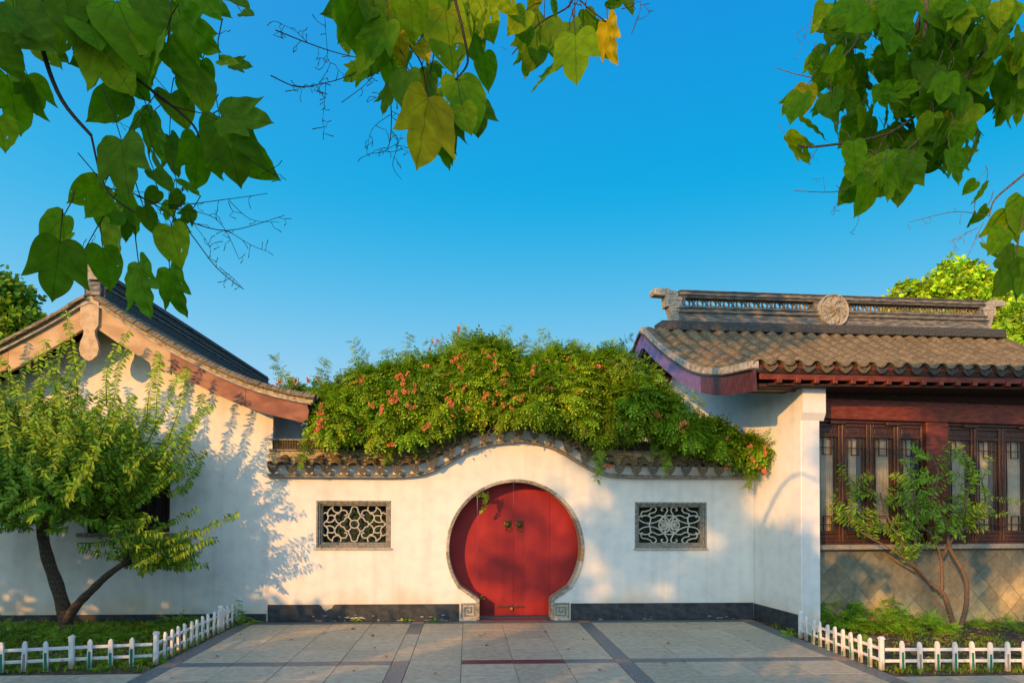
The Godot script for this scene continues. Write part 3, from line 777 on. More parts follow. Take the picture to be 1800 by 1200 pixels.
func garden_wall() -> void:
	var g := node("garden_wall")
	tag(g, "white garden wall with a round red gate, two lattice windows and a humped tile coping", "garden wall")
	var zb := -0.36
	var r := 1.118
	var jx := 0.63
	# the opening's outline from its foot on the left, over the top, to the right
	var left := [Vector2(GATE.x - jx, 0.0), Vector2(GATE.x - jx, 0.33)] + arc(GATE.x, GATE.y, r, -PI + 0.60, -PI / 2 - PI, 26)
	var right := [Vector2(GATE.x + jx, 0.0), Vector2(GATE.x + jx, 0.33)] + arc(GATE.x, GATE.y, r, -0.60, PI / 2, 26)
	var wl := Rect2(-3.205, 1.175, 1.19, 0.765)
	var wr := Rect2(1.99, 1.175, 1.215, 0.765)
	var top_l := []
	var top_r := []
	for i in 30: top_l.append(lerpf(wl.position.x + wl.size.x / 2, GATE.x, i / 29.0))
	for i in 30: top_r.append(lerpf(GATE.x, wr.position.x + wr.size.x / 2, i / 29.0))
	var b := Mb.new()
	for back in [false, true]:
		var z := zb if back else 0.0
		var mx := wl.position.x + wl.size.x / 2
		var p := [Vector2(-3.9, 0), Vector2(mx, 0), Vector2(mx, wl.position.y), wl.position, Vector2(wl.position.x, wl.end.y), Vector2(mx, wl.end.y), Vector2(mx, 2.5), Vector2(-3.9, 2.5)]
		sheet(b, p, z, back)
		p = [Vector2(mx, 0)] + left
		for i in 30: p.append(Vector2(top_l[29 - i], coping_line(top_l[29 - i]) + 0.2))
		p += [Vector2(mx, wl.end.y), wl.end, Vector2(wl.end.x, wl.position.y), Vector2(mx, wl.position.y)]
		sheet(b, p, z, back)
		var nx := wr.position.x + wr.size.x / 2
		p = [Vector2(nx, 0)] + right
		for i in 30: p.append(Vector2(top_r[i], coping_line(top_r[i]) + 0.2))
		p += [Vector2(nx, wr.end.y), Vector2(wr.position.x, wr.end.y), wr.position, Vector2(nx, wr.position.y)]
		sheet(b, p, z, back)
		p = [Vector2(nx, 0), Vector2(4.02, 0), Vector2(4.02, 2.525), Vector2(nx, 2.525), Vector2(nx, wr.end.y), wr.end, Vector2(wr.end.x, wr.position.y), Vector2(nx, wr.position.y)]
		sheet(b, p, z, back)
	edge_strip(b, left, zb, 0.0)
	edge_strip(b, right, zb, 0.0)
	for w in [wl, wr]:
		edge_strip(b, [w.position, Vector2(w.end.x, w.position.y), w.end, Vector2(w.position.x, w.end.y), w.position], zb, 0.0)
	obj("wall_body", b, M.plaster, g)
	# the dark painted foot of the wall
	for s in [[-3.95, -0.905], [0.925, 4.0]]:
		b = Mb.new()
		b.box(Vector3((s[0] + s[1]) / 2, 0.136, 0.004), Vector3(s[1] - s[0], 0.272, 0.02), 0.003)
		obj("painted_foot", b, M.dado, g)
	# where the paint has come off
	b = Mb.new()
	for i in 46:
		var x := rng.randf_range(-3.3, -1.0) if i < 34 else rng.randf_range(1.1, 3.7)
		var y := 0.012 if rng.randf() < 0.6 else rng.randf_range(0.02, 0.1)
		var sx := rng.randf_range(0.006, 0.05)
		var sy := rng.randf_range(0.003, 0.008)
		var p := PackedVector2Array()
		for k in 7: p.append(Vector2(x + cos(TAU * k / 7) * sx * rng.randf_range(0.5, 1.1), y + sin(TAU * k / 7) * sy * rng.randf_range(0.5, 1.1)))
		b.prism(p, 0.012, 0.0155)
	b.prism(PackedVector2Array([Vector2(-3.14, 0.273), Vector2(-3.10, 0.25), Vector2(-3.09, 0.215), Vector2(-3.06, 0.185), Vector2(-3.03, 0.165), Vector2(-3.0, 0.19), Vector2(-2.94, 0.215), Vector2(-2.92, 0.25), Vector2(-2.89, 0.273)]), 0.012, 0.0158)
	for q in [[-2.7, 0.066], [-2.62, 0.055], [-2.55, 0.06], [-2.48, 0.062]]:
		b.prism(PackedVector2Array([Vector2(q[0] - 0.05, q[1]), Vector2(q[0], q[1] - 0.014), Vector2(q[0] + 0.045, q[1] - 0.003), Vector2(q[0] + 0.01, q[1] + 0.013)]), 0.012, 0.0157)
	kind(obj("flaked_patches", b, M.stone_pale, g), "stuff")
	gate_ring(g, jx)
	door(g)
	lattice_window(g, wl, true)
	lattice_window(g, wr, false)
	coping(g)

func gate_ring(g: Node, jx: float) -> void:
	var ring := node("gate_ring", g)
	var ro := 1.135
	var ri := 1.082
	var cuts := [-0.62, -0.19, 0.02, 0.47, 0.93, 1.31, 1.66, 2.05, 2.5, 2.92, 3.19, 3.76]   # joints of the stones, from the right foot round
	for k in cuts.size() - 1:
		var a0: float = cuts[k] + 0.0018
		var a1: float = cuts[k + 1] - 0.0018
		var n := maxi(3, int((a1 - a0) / 0.06))
		var rings := []
		for i in n + 1:
			var a := lerpf(a0, a1, float(i) / n)
			var e := Vector3(cos(a), sin(a), 0)
			var c := Vector3(GATE.x, GATE.y, 0)
			var f := 0.018 + 0.002 * (k % 2)
			rings.append([c + e * ro + Vector3(0, 0, -0.05), c + e * ro + Vector3(0, 0, f - 0.005), c + e * (ro - 0.005) + Vector3(0, 0, f), c + e * (ri + 0.026) + Vector3(0, 0, f), c + e * (ri + 0.020) + Vector3(0, 0, f - 0.006), c + e * (ri + 0.005) + Vector3(0, 0, f - 0.006), c + e * ri + Vector3(0, 0, f - 0.012), c + e * ri + Vector3(0, 0, -0.29), c + e * ro + Vector3(0, 0, -0.29)])
		var b := Mb.new()
		b.loft(rings)
		obj("gate_stone", b, M.stone_rust if k == 1 else M.stone_pale if k % 3 == 0 else M.stone, ring)
	# the feet: a jamb and a scroll carved in a square on each side
	for sd in [-1.0, 1.0]:
		var t := Transform3D(Basis(Vector3(sd, 0, 0), Vector3.UP, Vector3.BACK), Vector3(GATE.x, 0, 0))
		var b := Mb.new()
		b.prism(PackedVector2Array([Vector2(0.585, 0.012), Vector2(0.64, 0.012), Vector2(0.64, 0.32), Vector2(0.93, 0.53), Vector2(0.89, 0.556), Vector2(0.585, 0.345)]), -0.29, 0.019, t)
		obj("jamb_stone", b, M.stone, ring)
		b = Mb.new()
		b.box(Vector3(0.765, 0.15, 0.0), Vector3(0.246, 0.276, 0.03), 0.004, t)
		b.box(Vector3(0.765, 0.011, 0.02), Vector3(0.27, 0.022, 0.06), 0.004, t)
		obj("scroll_block", b, M.stone_pale, ring)
		b = Mb.new()
		# a squared spiral rib
		var path := [Vector2(0.875, 0.05), Vector2(0.875, 0.27), Vector2(0.67, 0.27), Vector2(0.67, 0.085), Vector2(0.825, 0.085), Vector2(0.825, 0.215), Vector2(0.72, 0.215), Vector2(0.72, 0.135), Vector2(0.775, 0.135), Vector2(0.775, 0.165)]
		for i in path.size() - 1:
			var p: Vector2 = path[i]
			var q: Vector2 = path[i + 1]
			var c := (p + q) / 2.0
			b.box(Vector3(c.x, c.y, 0.0215), Vector3(absf(p.x - q.x) + 0.023, absf(p.y - q.y) + 0.023, 0.014 + 0.0004 * i), 0.003, t)
		obj("scroll_rib", b, M.window_stone, ring)

func door(g: Node) -> void:
	var z := -0.33
	var r := 1.105
	for sd in [-1.0, 1.0]:
		var leaf := node("door_leaf", g)
		var t := Transform3D(Basis(Vector3(sd, 0, 0), Vector3.UP, Vector3.BACK), Vector3(GATE.x - 0.012, 0, 0))
		for w in [[0.002, 0.608], [0.612, 1.12]]:
			var p := []
			var n := 22
			for i in n + 1:
				var x := lerpf(w[0], minf(w[1], r), float(i) / n)
				p.append(Vector2(x, GATE.y + sqrt(maxf(r * r - x * x, 0.0))))
			for i in n + 1:
				var x := lerpf(minf(w[1], r), w[0], float(i) / n)
				var y := GATE.y - sqrt(maxf(r * r - x * x, 0.0))
				p.append(Vector2(x, 0.03 if x < 0.64 else y))
			var b := Mb.new()
			b.prism(PackedVector2Array(p), z - 0.05, z + (0.0 if w[0] > 0.3 else 0.002), t)
			obj("door_plank", b, M.door, leaf)
		# faint rows of covered nails
		var b := Mb.new()
		for y in [0.62, 1.02, 1.42]:
			for i in 12: b.lathe([Vector2(0, 0.004), Vector2(0.004, 0.002), Vector2(0.005, -0.002)], 6, t * Transform3D(Basis(Vector3.RIGHT, PI / 2), Vector3(0.05 + i * 0.047, y, z + 0.002)))
		kind(obj("nail_heads", b, M.door, leaf), "stuff")
		# a beast mask holding a ring
		var k := node("door_knocker", g, Vector3(GATE.x - 0.012 + sd * 0.098, 1.56, z + 0.002))
		b = Mb.new()
		var f := Transform3D(Basis(Vector3.RIGHT, PI / 2), Vector3.ZERO)
		b.lathe([Vector2(0, 0.012), Vector2(0.062, 0.012), Vector2(0.068, 0.006), Vector2(0.068, 0.0)], 20, f)
		b.lathe([Vector2(0.0, 0.052), Vector2(0.02, 0.05), Vector2(0.04, 0.036), Vector2(0.05, 0.012), Vector2(0.05, 0.0)], 18, f)
		for s2 in [-1.0, 1.0]:
			b.lathe([Vector2(0, 0.014), Vector2(0.009, 0.01), Vector2(0.012, 0.0)], 10, Transform3D(Basis(Vector3.RIGHT, PI / 2), Vector3(s2 * 0.02, 0.02, 0.042)))
			b.tube([Vector3(s2 * 0.032, 0.035, 0.02), Vector3(s2 * 0.052, 0.055, 0.022), Vector3(s2 * 0.046, 0.07, 0.014)], [0.012, 0.008, 0.003], 6)
			b.tube([Vector3(s2 * 0.004, 0.034, 0.05), Vector3(s2 * 0.02, 0.04, 0.046), Vector3(s2 * 0.036, 0.03, 0.036)], [0.006, 0.006, 0.003], 6)
		b.tube([Vector3(0, 0.03, 0.046), Vector3(0, 0.005, 0.058), Vector3(0, -0.008, 0.06)], [0.007, 0.011, 0.013], 8)
		b.tube([Vector3(-0.03, -0.018, 0.036), Vector3(0, -0.024, 0.052), Vector3(0.03, -0.018, 0.036)], [0.005, 0.008, 0.005], 6)
		obj("mask", b, M.brass, k, true)
		b = Mb.new()
		var p := []
		for i in 21:
			var a := PI / 2 + TAU * i / 20.0
			p.append(Vector3(cos(a) * 0.047, -0.068 + sin(a) * 0.047, 0.046 - 0.014 * (1 - sin(a)) / 2))
		b.tube(p, [0.0065], 8)
		obj("ring", b, M.brass, k, true)
	var b := Mb.new()
	b.tube([Vector3(-0.27, 0.185, z + 0.02), Vector3(-0.1, 0.178, z + 0.022), Vector3(0.18, 0.176, z + 0.022)], [0.009], 6)
	for x in [-0.22, -0.08, 0.07, 0.15]: b.box(Vector3(x, 0.178, z + 0.014), Vector3(0.022, 0.036, 0.03), 0.004)
	obj("door_bolt", b, M.iron, g)
	# the padlock that hangs on the bolt
	var lock := node("padlock", self, Vector3(-0.035, 0.125, z + 0.036))
	tag(lock, "small brass padlock hanging on the bolt at the foot of the red gate", "padlock")
	b = Mb.new()
	b.box(Vector3(0, 0.022, 0), Vector3(0.048, 0.044, 0.02), 0.006)
	obj("lock_body", b, M.gold, lock)
	b = Mb.new()
	var p := []
	for i in 9: p.append(Vector3(cos(PI * i / 8.0) * 0.015, 0.062 + sin(PI * i / 8.0) * 0.017, 0))
	b.tube([Vector3(0.015, 0.042, 0)] + p + [Vector3(-0.015, 0.042, 0)], [0.0042], 6)
	obj("shackle", b, M.iron, lock, true)

# ---------------------------------------------------------------- the two tracery windows
func lattice_window(g: Node, w: Rect2, petals: bool) -> void:
	var n := node("lattice_window", g)
	var c := w.get_center()
	# stepped stone frame set in the opening
	var steps := [[0.0, 0.03, 0.008], [0.03, 0.058, -0.022], [0.058, 0.085, -0.055]]
	for side in 4:
		var b := Mb.new()
		for s in steps:
			var hx: float = w.size.x / 2 - s[0]
			var hy: float = w.size.y / 2 - s[0]
			var t: float = s[1] - s[0]
			var z: float = s[2]
			var dp := 0.2 + z
			if side < 2:
				var sg := 1.0 if side == 0 else -1.0
				b.box(Vector3(c.x, c.y + sg * (hy - t / 2), z - dp / 2), Vector3(hx * 2, t, dp), 0.004)
			else:
				var sg := 1.0 if side == 2 else -1.0
				b.box(Vector3(c.x + sg * (hx - t / 2), c.y, z - dp / 2), Vector3(t, (hy - t) * 2, dp), 0.004)
		obj("frame_bar", b, M.window_stone, n)
	var b := Mb.new()
	b.box(Vector3(c.x, w.position.y - 0.012, 0.012), Vector3(w.size.x + 0.04, 0.026, 0.05), 0.006)
	obj("sill", b, M.stone_pale, n)
	# tracery, drawn for one quarter in hundredths and mirrored
	var iw := w.size.x / 2 - 0.085
	var ih := w.size.y / 2 - 0.085
	var q := []
	if petals:
		q = [[[110, 145], [150, 140], [175, 115], [200, 66], [250, 46], [272, 0]],
			[[185, 190], [168, 176], [135, 208], [160, 272], [225, 287], [275, 257], [295, 222], [345, 207], [372, 147], [357, 87], [327, 37], [275, 2]],
			[[262, 364], [250, 300], [290, 232]], [[412, 364], [408, 297], [365, 247], [290, 232]],
			[[415, 350], [485, 287], [510, 207], [497, 137], [515, 77], [565, 30], [592, 0]],
			[[510, 217], [550, 236], [600, 200]], [[375, 137], [405, 180], [490, 172]], [[375, 107], [405, 57], [475, 37], [530, 55]],
			[[0, 85], [60, 60], [85, 0]], [[62, 78], [104, 140], [106, 185], [72, 255], [62, 300], [45, 345], [0, 362]]]
	else:
		q = [[[0, 202], [100, 182], [170, 115], [200, 0]], [[0, 0], [60, 90], [105, 185]], [[0, 0], [90, 30], [180, 105]], [[0, 0], [80, -20], [190, 60]], [[105, 185], [20, 120], [0, 0]], [[180, 105], [110, 95], [0, 0]],
			[[100, 182], [45, 280], [35, 340], [85, 380], [145, 350], [152, 312], [122, 308]],
			[[100, 182], [215, 204], [315, 155], [375, 172], [390, 230], [355, 250], [285, 270], [250, 330], [285, 376], [335, 376], [375, 320], [455, 290], [525, 280], [550, 230], [545, 175], [515, 168]],
			[[105, 180], [205, 90], [315, 45], [395, 35], [515, 60], [598, 130], [575, 180], [505, 198], [415, 195], [365, 150], [370, 70], [390, 0]]]
	var ux := iw / 600.0
	var uy := ih / 378.0
	b = Mb.new()
	var zt := -0.10
	var idx := 0
	for line in q:
		idx += 1
		for sx in [-1.0, 1.0]:
			for sy in [-1.0, 1.0]:
				var p := []
				for v in line: p.append(Vector3(c.x + sx * v[0] * ux, c.y + sy * v[1] * uy, zt + 0.0007 * idx))
				b.tube(spline(p, 4), [0.0115], 6, 1.4, Vector3(0, 0, 1))
	obj("tracery", b, M.lattice, n)
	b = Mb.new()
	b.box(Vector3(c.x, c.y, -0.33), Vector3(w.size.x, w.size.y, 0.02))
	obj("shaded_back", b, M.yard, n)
	# leaves of the yard behind, seen through the openings
	var xf := []
	var cols := []
	for i in 90:
		xf.append(aim(Vector3(c.x + rng.randf_range(-iw, iw), c.y + rng.randf_range(-ih, ih), rng.randf_range(-0.3, -0.2)), Vector3(rng.randfn(), rng.randfn() - 0.5, 0), Vector3(rng.randfn(0, 0.4), rng.randfn(0, 0.4), 1), rng.randf_range(0.05, 0.1)))
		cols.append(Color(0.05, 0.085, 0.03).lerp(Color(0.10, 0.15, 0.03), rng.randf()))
	multi("leaves_behind", S.lance, M.leaf, xf, cols, n)

# ---------------------------------------------------------------- the tile coping of the garden wall
func half_tile(r: float, th: float, l: float, down: bool, spread: float, n := 6) -> ArrayMesh:
	# an arched tile whose axis is z, its thick edge at +z
	var b := Mb.new()
	var rings := []
	for zz in [0.0, 1.0]:
		var o := []
		var lift := 0.0 if zz == 0.0 else l * 0.14
		for i in n + 1:
			var a := PI / 2 + spread * (0.5 - float(i) / n) * 2.0
			o.append(Vector3(cos(a) * r, sin(a) * r - r + lift, (zz - 0.5) * l))
		for i in n + 1:
			var a := PI / 2 - spread * (0.5 - float(i) / n) * 2.0
			o.append(Vector3(cos(a) * (r - th), sin(a) * (r - th) - r + lift, (zz - 0.5) * l))
		if down:
			for i in o.size(): o[i] = Vector3(o[i].x, -o[i].y - (0 if zz == 0.0 else -2.0 * lift), o[i].z)
		rings.append(o)
	# caps between the two arcs
	var f := b.v.size()
	var m: int = rings[0].size()
	for j in m:
		var k := (j + 1) % m
		b.quad(rings[0][j], rings[0][k], rings[1][k], rings[1][j])
	for j in n:
		b.quad(rings[1][j], rings[1][m - 1 - j], rings[1][m - 2 - j], rings[1][j + 1])
		b.quad(rings[0][j + 1], rings[0][m - 2 - j], rings[0][m - 1 - j], rings[0][j])
	# orient by the outer arc: its faces must look away from the axis
	var sgn := -1.0 if down else 1.0
	var nn := (b.v[f + 1] - b.v[f]).cross(b.v[f + 2] - b.v[f])
	if nn.dot((b.v[f] - Vector3(0, -r * sgn, b.v[f].z))) > 0.0:
		for i in range(f, b.v.size(), 3):
			var k := b.v[i + 1]
			b.v[i + 1] = b.v[i + 2]
			b.v[i + 2] = k
	return make_mesh(b)

func drip_shape(w: float, h: float) -> ArrayMesh:
	# the hanging shield of an eave tile with a raised border; it leans out at the top
	var p := PackedVector2Array()
	for i in 9:
		var x := lerpf(-w / 2, w / 2, i / 8.0)
		p.append(Vector2(x, -0.05 * (1.0 - pow(absf(x) / (w / 2), 2.0)) * w / 0.2))
	for q in [[0.47, -0.25], [0.40, -0.52], [0.28, -0.76], [0.12, -0.95], [0.0, -1.0], [-0.12, -0.95], [-0.28, -0.76], [-0.40, -0.52], [-0.47, -0.25]]:
		p.append(Vector2(q[0] * w, q[1] * h))
	var b := Mb.new()
	b.prism(p, -0.012, 0.006)
	var pts := []
	for i in range(8, p.size()): pts.append(Vector3(p[i].x * 0.93, p[i].y * 0.95, 0.006))
	pts.append(Vector3(p[0].x * 0.93, p[0].y * 0.95, 0.006))
	b.tube(pts, [0.0055], 4)
	var s2 := []
	for i in 9: s2.append(Vector3(sin(i * 0.9) * 0.022 * w / 0.2, -h * (0.28 + 0.05 * i), 0.006))
	b.tube(s2, [0.005], 4)
	return make_mesh(b)

func coping(g: Node) -> void:
	var c := node("coping", g)
	var xs := []
	for i in 121: xs.append(lerpf(-3.95, 4.06, i / 120.0))
	# profile pieces: [y0, y1, z0, z1]
	var parts := [["moulding", M.concrete, 0.0, 0.06, -0.1, 0.105], ["white_band", M.plaster, 0.06, 0.20, -0.1, 0.075], ["plaster_slope", M.ochre, 0.20, 0.44, -0.1, 0.02], ["ledge", M.concrete, 0.43, 0.455, -0.1, 0.045], ["ridge_core", M.tile_dark, 0.455, 0.60, -0.14, -0.02], ["ridge_cap", M.concrete, 0.60, 0.625, -0.16, 0.03]]
	for q in parts:
		var rings := []
		for x in xs:
			var y := coping_line(x)
			var y0: float = y + q[2]
			var y1: float = y + q[3]
			if q[0] == "moulding":
				rings.append([Vector3(x, y0, q[4]), Vector3(x, y0, 0.085), Vector3(x, y0 + 0.012, 0.105), Vector3(x, y0 + 0.036, 0.105), Vector3(x, y0 + 0.042, 0.12), Vector3(x, y1, 0.12), Vector3(x, y1, q[4])])
			elif q[0] == "plaster_slope":
				rings.append([Vector3(x, y0, q[4]), Vector3(x, y0, 0.10), Vector3(x, y1, 0.01), Vector3(x, y1, q[4])])
			else:
				rings.append([Vector3(x, y0, q[4]), Vector3(x, y0, q[5]), Vector3(x, y1, q[5]), Vector3(x, y1, q[4])])
		var b := Mb.new()
		b.loft(rings)
		obj(q[0], b, q[1], c)
	var drip := drip_shape(0.185, 0.15)
	var trough := half_tile(0.11, 0.016, 0.2, true, 1.05)
	var cover := half_tile(0.092, 0.016, 0.13, false, 1.35)
	var n := 29
	var step := 8.0 / n
	for i in n:
		var x := -3.83 + step * i
		var y := coping_line(x)
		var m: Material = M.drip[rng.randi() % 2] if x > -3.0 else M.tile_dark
		var tilt := rng.randf_range(-0.05, 0.05) + (coping_line(x + 0.1) - coping_line(x - 0.1)) * -0.0
		put("drip_tile", drip, m, c, Transform3D(Basis(Vector3.BACK, tilt) * Basis(Vector3.RIGHT, 0.16 + rng.randf_range(-0.05, 0.05)), Vector3(x, y + 0.20, 0.232)))
		put("trough_tile", trough, m, c, Transform3D(Basis(Vector3.BACK, tilt) * Basis(Vector3.RIGHT, 0.30), Vector3(x, y + 0.175, 0.15)))
		if i == n - 1: continue
		var xc := x + step / 2
		var yc := coping_line(xc)
		for k in 4:
			var t := Transform3D(Basis(Vector3.BACK, rng.randf_range(-0.05, 0.05)) * Basis(Vector3.RIGHT, 0.42), Vector3(xc + rng.randf_range(-0.006, 0.006), yc + 0.262 + 0.028 * k, 0.185 - 0.030 * k))
			put("cover_tile", cover, M.tile[rng.randi() % 4], c, t)
	# thin roofing tiles set upright along the top
	var b := Mb.new()
	var x := -3.9
	while x < 4.0:
		var y := coping_line(x)
		b.box(Vector3(x, y + 0.527, -0.005), Vector3(0.012, 0.142, 0.035), 0.0, Transform3D(Basis(Vector3.BACK, 0.0), Vector3.ZERO))
		x += 0.026
	kind(obj("upright_tiles", b, M.tile[0], c), "stuff")

# ---------------------------------------------------------------- tiled roofs
func drop(d: float) -> float:
	var a := absf(d)
	return (table(a - 0.12, [0.0, 0.5, 1.2, 1.9, 2.4, 2.9, 3.4, 4.4], [0.0, 0.35, 0.76, 1.12, 1.32, 1.45, 1.54, 1.62]) + table(a + 0.12, [0.0, 0.5, 1.2, 1.9, 2.4, 2.9, 3.4, 4.4], [0.0, 0.35, 0.76, 1.12, 1.32, 1.45, 1.54, 1.62])) / 2.0

# a strip that follows the roof line: offsets hi and lo below it, from d0 to d1 out of the ridge
func roof_strip(b: Mb, f: Transform3D, d0: float, d1: float, hi: float, lo: float, s0: float, s1: float, round_end := false) -> void:
	var p := PackedVector2Array()
	var n := 20
	for i in n + 1:
		var d := lerpf(d0, d1, float(i) / n)
		p.append(Vector2(d, -drop(d) - hi))
	if round_end:
		var y0 := -drop(d1) - hi
		var y1 := -drop(d1) - lo
		p.append(Vector2(d1 + 0.03, lerpf(y0, y1, 0.35)))
		p.append(Vector2(d1 + 0.01, lerpf(y0, y1, 0.8)))
		p.append(Vector2(d1 - 0.08, y1))
	for i in n + 1:
		var d := lerpf(d1 - (0.2 if round_end else 0.0), d0, float(i) / n)
		p.append(Vector2(d, -drop(d) - lo))
	b.prism(p, s0, s1, f)

# rows of arched tiles down one slope; the courses nearest the eave are single tiles, the rest one mass
func tile_slope(parent: Node, f: Transform3D, s0: float, step: float, rows: int, d1: float, single: int, only_row := -1) -> void:
	var cover := half_tile(0.125, 0.017, 0.15, false, 1.2, 6)
	var trough := half_tile(0.13, 0.016, 0.15, true, 0.9, 4)
	var masses := [[], [], [], []]
	var low := []
	for row in rows:
		var s := s0 + step * row
		var wob := rng.randf_range(-0.01, 0.01)
		var d := d1
		var course := 0
		while d > 0.12:
			var y := -drop(d)
			var g := Vector3(0, -(drop(d + 0.05) - drop(d - 0.05)), 0.1).normalized()      # down the slope in (along, up, out)
			var nrm := Vector3(0, g.z, -g.y)
			# local axes of the slope: x along, y up, z out
			var bs := f.basis * Basis(Vector3.RIGHT, Vector3.UP, Vector3.BACK)
			var tb := Basis(f.basis.z, f.basis.y * nrm.y + f.basis.x * nrm.z, f.basis.y * g.y + f.basis.x * g.z)
			var at := f * Vector3(d, y + 0.02, s + wob + rng.randf_range(-0.004, 0.004))
			var jit := Basis(Vector3.UP, rng.randf_range(-0.05, 0.05)) * Basis(Vector3.BACK, rng.randf_range(-0.04, 0.04))
			var t := Transform3D(tb * jit, at)
			var t2 := Transform3D(tb * jit, f * Vector3(d, y - 0.075, s + step / 2.0))
			if course < single or row == only_row:
				put("roof_tile", cover, M.tile[rng.randi() % 4], parent, t)
				if row != only_row or course < single: put("roof_tile", trough, M.tile[rng.randi() % 4], parent, t2)
			else:
				masses[rng.randi() % 4].append(t)
				low.append(t2)
			d -= 0.060 * g.z
			course += 1
	for k in 4: if masses[k].size(): multi("roof_tiles", cover, M.tile[k], masses[k], [], parent)
	if low.size(): multi("roof_troughs", trough, M.tile[0], low, [], parent)

# ---------------------------------------------------------------- the gabled house on the left
func left_house() -> void:
	var h := node("gable_house", self, Vector3.ZERO)
	tag(h, "white house whose curved gable with brown boards faces the viewer, beside the garden wall", "house")
	var ax := -6.43
	var ay := 5.05
	var zf := 0.6
	var win := Rect2(-6.79, 1.41, 1.30, 1.18)
	var wall_l := -9.05
	var wall_r := -3.9
	var b := Mb.new()
	for back in [false, true]:
		var z := -0.3 if back else 0.0
		var mx := win.get_center().x
		var pl := [Vector2(mx, 0), Vector2(mx, win.position.y), win.position, Vector2(win.position.x, win.end.y), Vector2(mx, win.end.y)]
		var pr := [Vector2(mx, win.end.y), win.end, Vector2(win.end.x, win.position.y), Vector2(mx, win.position.y), Vector2(mx, 0), Vector2(wall_r, 0)]
		for i in 15:
			var x := lerpf(wall_r, mx, i / 14.0)
			pr.append(Vector2(x, ay - drop(x - ax) - 0.28))
			x = lerpf(mx, wall_l, i / 14.0)
			pl.append(Vector2(x, ay - drop(x - ax) - 0.28))
		pl.append(Vector2(wall_l, 0))
		sheet(b, pl, z, back)
		sheet(b, pr, z, back)
	edge_strip(b, [win.position, Vector2(win.end.x, win.position.y), win.end, Vector2(win.position.x, win.end.y), win.position], -0.3, 0.0)
	var ytop := ay - drop(wall_r - ax) - 0.28
	edge_strip(b, [Vector2(wall_r, 0), Vector2(wall_r, ytop)], -0.3, 0.0)
	obj("gable_wall", b, M.plaster, h)
	b = Mb.new()
	b.box(Vector3(wall_r - 0.15, ytop / 2, -4.2), Vector3(0.3, ytop, 7.8))
	obj("side_wall", b, M.plaster, h)
	b = Mb.new()
	b.box(Vector3(wall_l + 0.15, ytop / 2, -4.2), Vector3(0.3, ytop, 7.8))
	b.box(Vector3((wall_l + wall_r) / 2, ytop / 2, -8.2), Vector3(wall_r - wall_l, ytop, 0.3))
	obj("rear_wall", b, M.plaster, h)
	b = Mb.new()
	b.box(Vector3((wall_l - 3.97) / 2, 0.065, 0.004), Vector3(-3.97 - wall_l, 0.13, 0.018), 0.003)
	obj("painted_foot", b, M.dado, h)
	# the window behind the tree
	var w := node("window", h)
	b = Mb.new()
	for q in [[win.position.x + 0.04, 0.08, 0], [win.end.x - 0.04, 0.08, 0], [win.get_center().x, 0.06, 0]]: b.box(Vector3(q[0], win.get_center().y, -0.12), Vector3(q[1], win.size.y, 0.08), 0.005)
	for q in [win.position.y + 0.04, win.end.y - 0.04]: b.box(Vector3(win.get_center().x, q, -0.118), Vector3(win.size.x, 0.08, 0.07), 0.005)
	obj("frame", b, M.dark_wood, w)
	for i in 9:
		b = Mb.new()
		b.box(Vector3(win.position.x + 0.13 + 0.13 * i, win.get_center().y, -0.125), Vector3(0.022, win.size.y, 0.03), 0.003)
		obj("bar", b, M.dark_wood, w)
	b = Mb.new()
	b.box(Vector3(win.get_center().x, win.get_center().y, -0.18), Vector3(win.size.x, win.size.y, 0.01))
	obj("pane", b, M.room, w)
	b = Mb.new()
	b.box(Vector3(win.get_center().x, win.position.y - 0.03, 0.03), Vector3(win.size.x + 0.16, 0.06, 0.14), 0.008)
	obj("sill", b, M.concrete, w)
	# the roof
	var r := node("roof", h)
	for sd in [1.0, -1.0]:
		var f := Transform3D(Basis(Vector3(sd, 0, 0), Vector3.UP, Vector3(0, 0, -1)), Vector3(ax, ay, zf))
		b = Mb.new()
		roof_strip(b, f, 0.0, 3.27, 0.075, 0.17, 0.05, 8.9)
		obj("roof_deck", b, M.soffit, r)
		b = Mb.new()
		roof_strip(b, f, 0.0, 3.29, 0.03, 0.115, -0.02, 0.10)
		obj("verge_mortar", b, M.ochre, r)
		b = Mb.new()
		roof_strip(b, f, 0.0, 3.27, 0.118, 0.148, -0.05, 0.10)
		obj("verge_tile_course", b, M.mortar, r)
		# gable boards: worn pale by the ridge, red brown towards the eave
		for q in [[0.10, 1.17, "board_pale"], [1.175, 2.28, "board_red"], [2.285, 3.2, "board_red"]]:
			b = Mb.new()
			roof_strip(b, f, q[0], q[1], 0.15, 0.43 + (0.06 if q[0] < 0.5 else 0.0), 0.0, 0.06, q[1] > 3.0)
			obj("gable_board", b, M[q[2]], r)
		# purlins and rafters under the overhang
		for d in [0.02, 1.1, 2.1, 2.95]:
			if sd < 0 and d < 0.1: continue
			b = Mb.new()
			var c := f * Vector3(d, -drop(d) - 0.30, 0.33)
			b.tube([c + Vector3(0, 0, 0.26), c - Vector3(0, 0, 0.35)], [0.10], 10)
			obj("purlin", b, M.dark_wood, r)
		b = Mb.new()
		for i in 3:
			roof_strip(b, f, 0.1, 3.15, 0.172, 0.225, 0.14 + 0.16 * i, 0.21 + 0.16 * i)
		obj("rafters", b, M.dark_wood, r)
		tile_slope(r, f, 0.04, 0.27, 26 if sd > 0 else 8, 3.25, 0, 0)
	b = Mb.new()
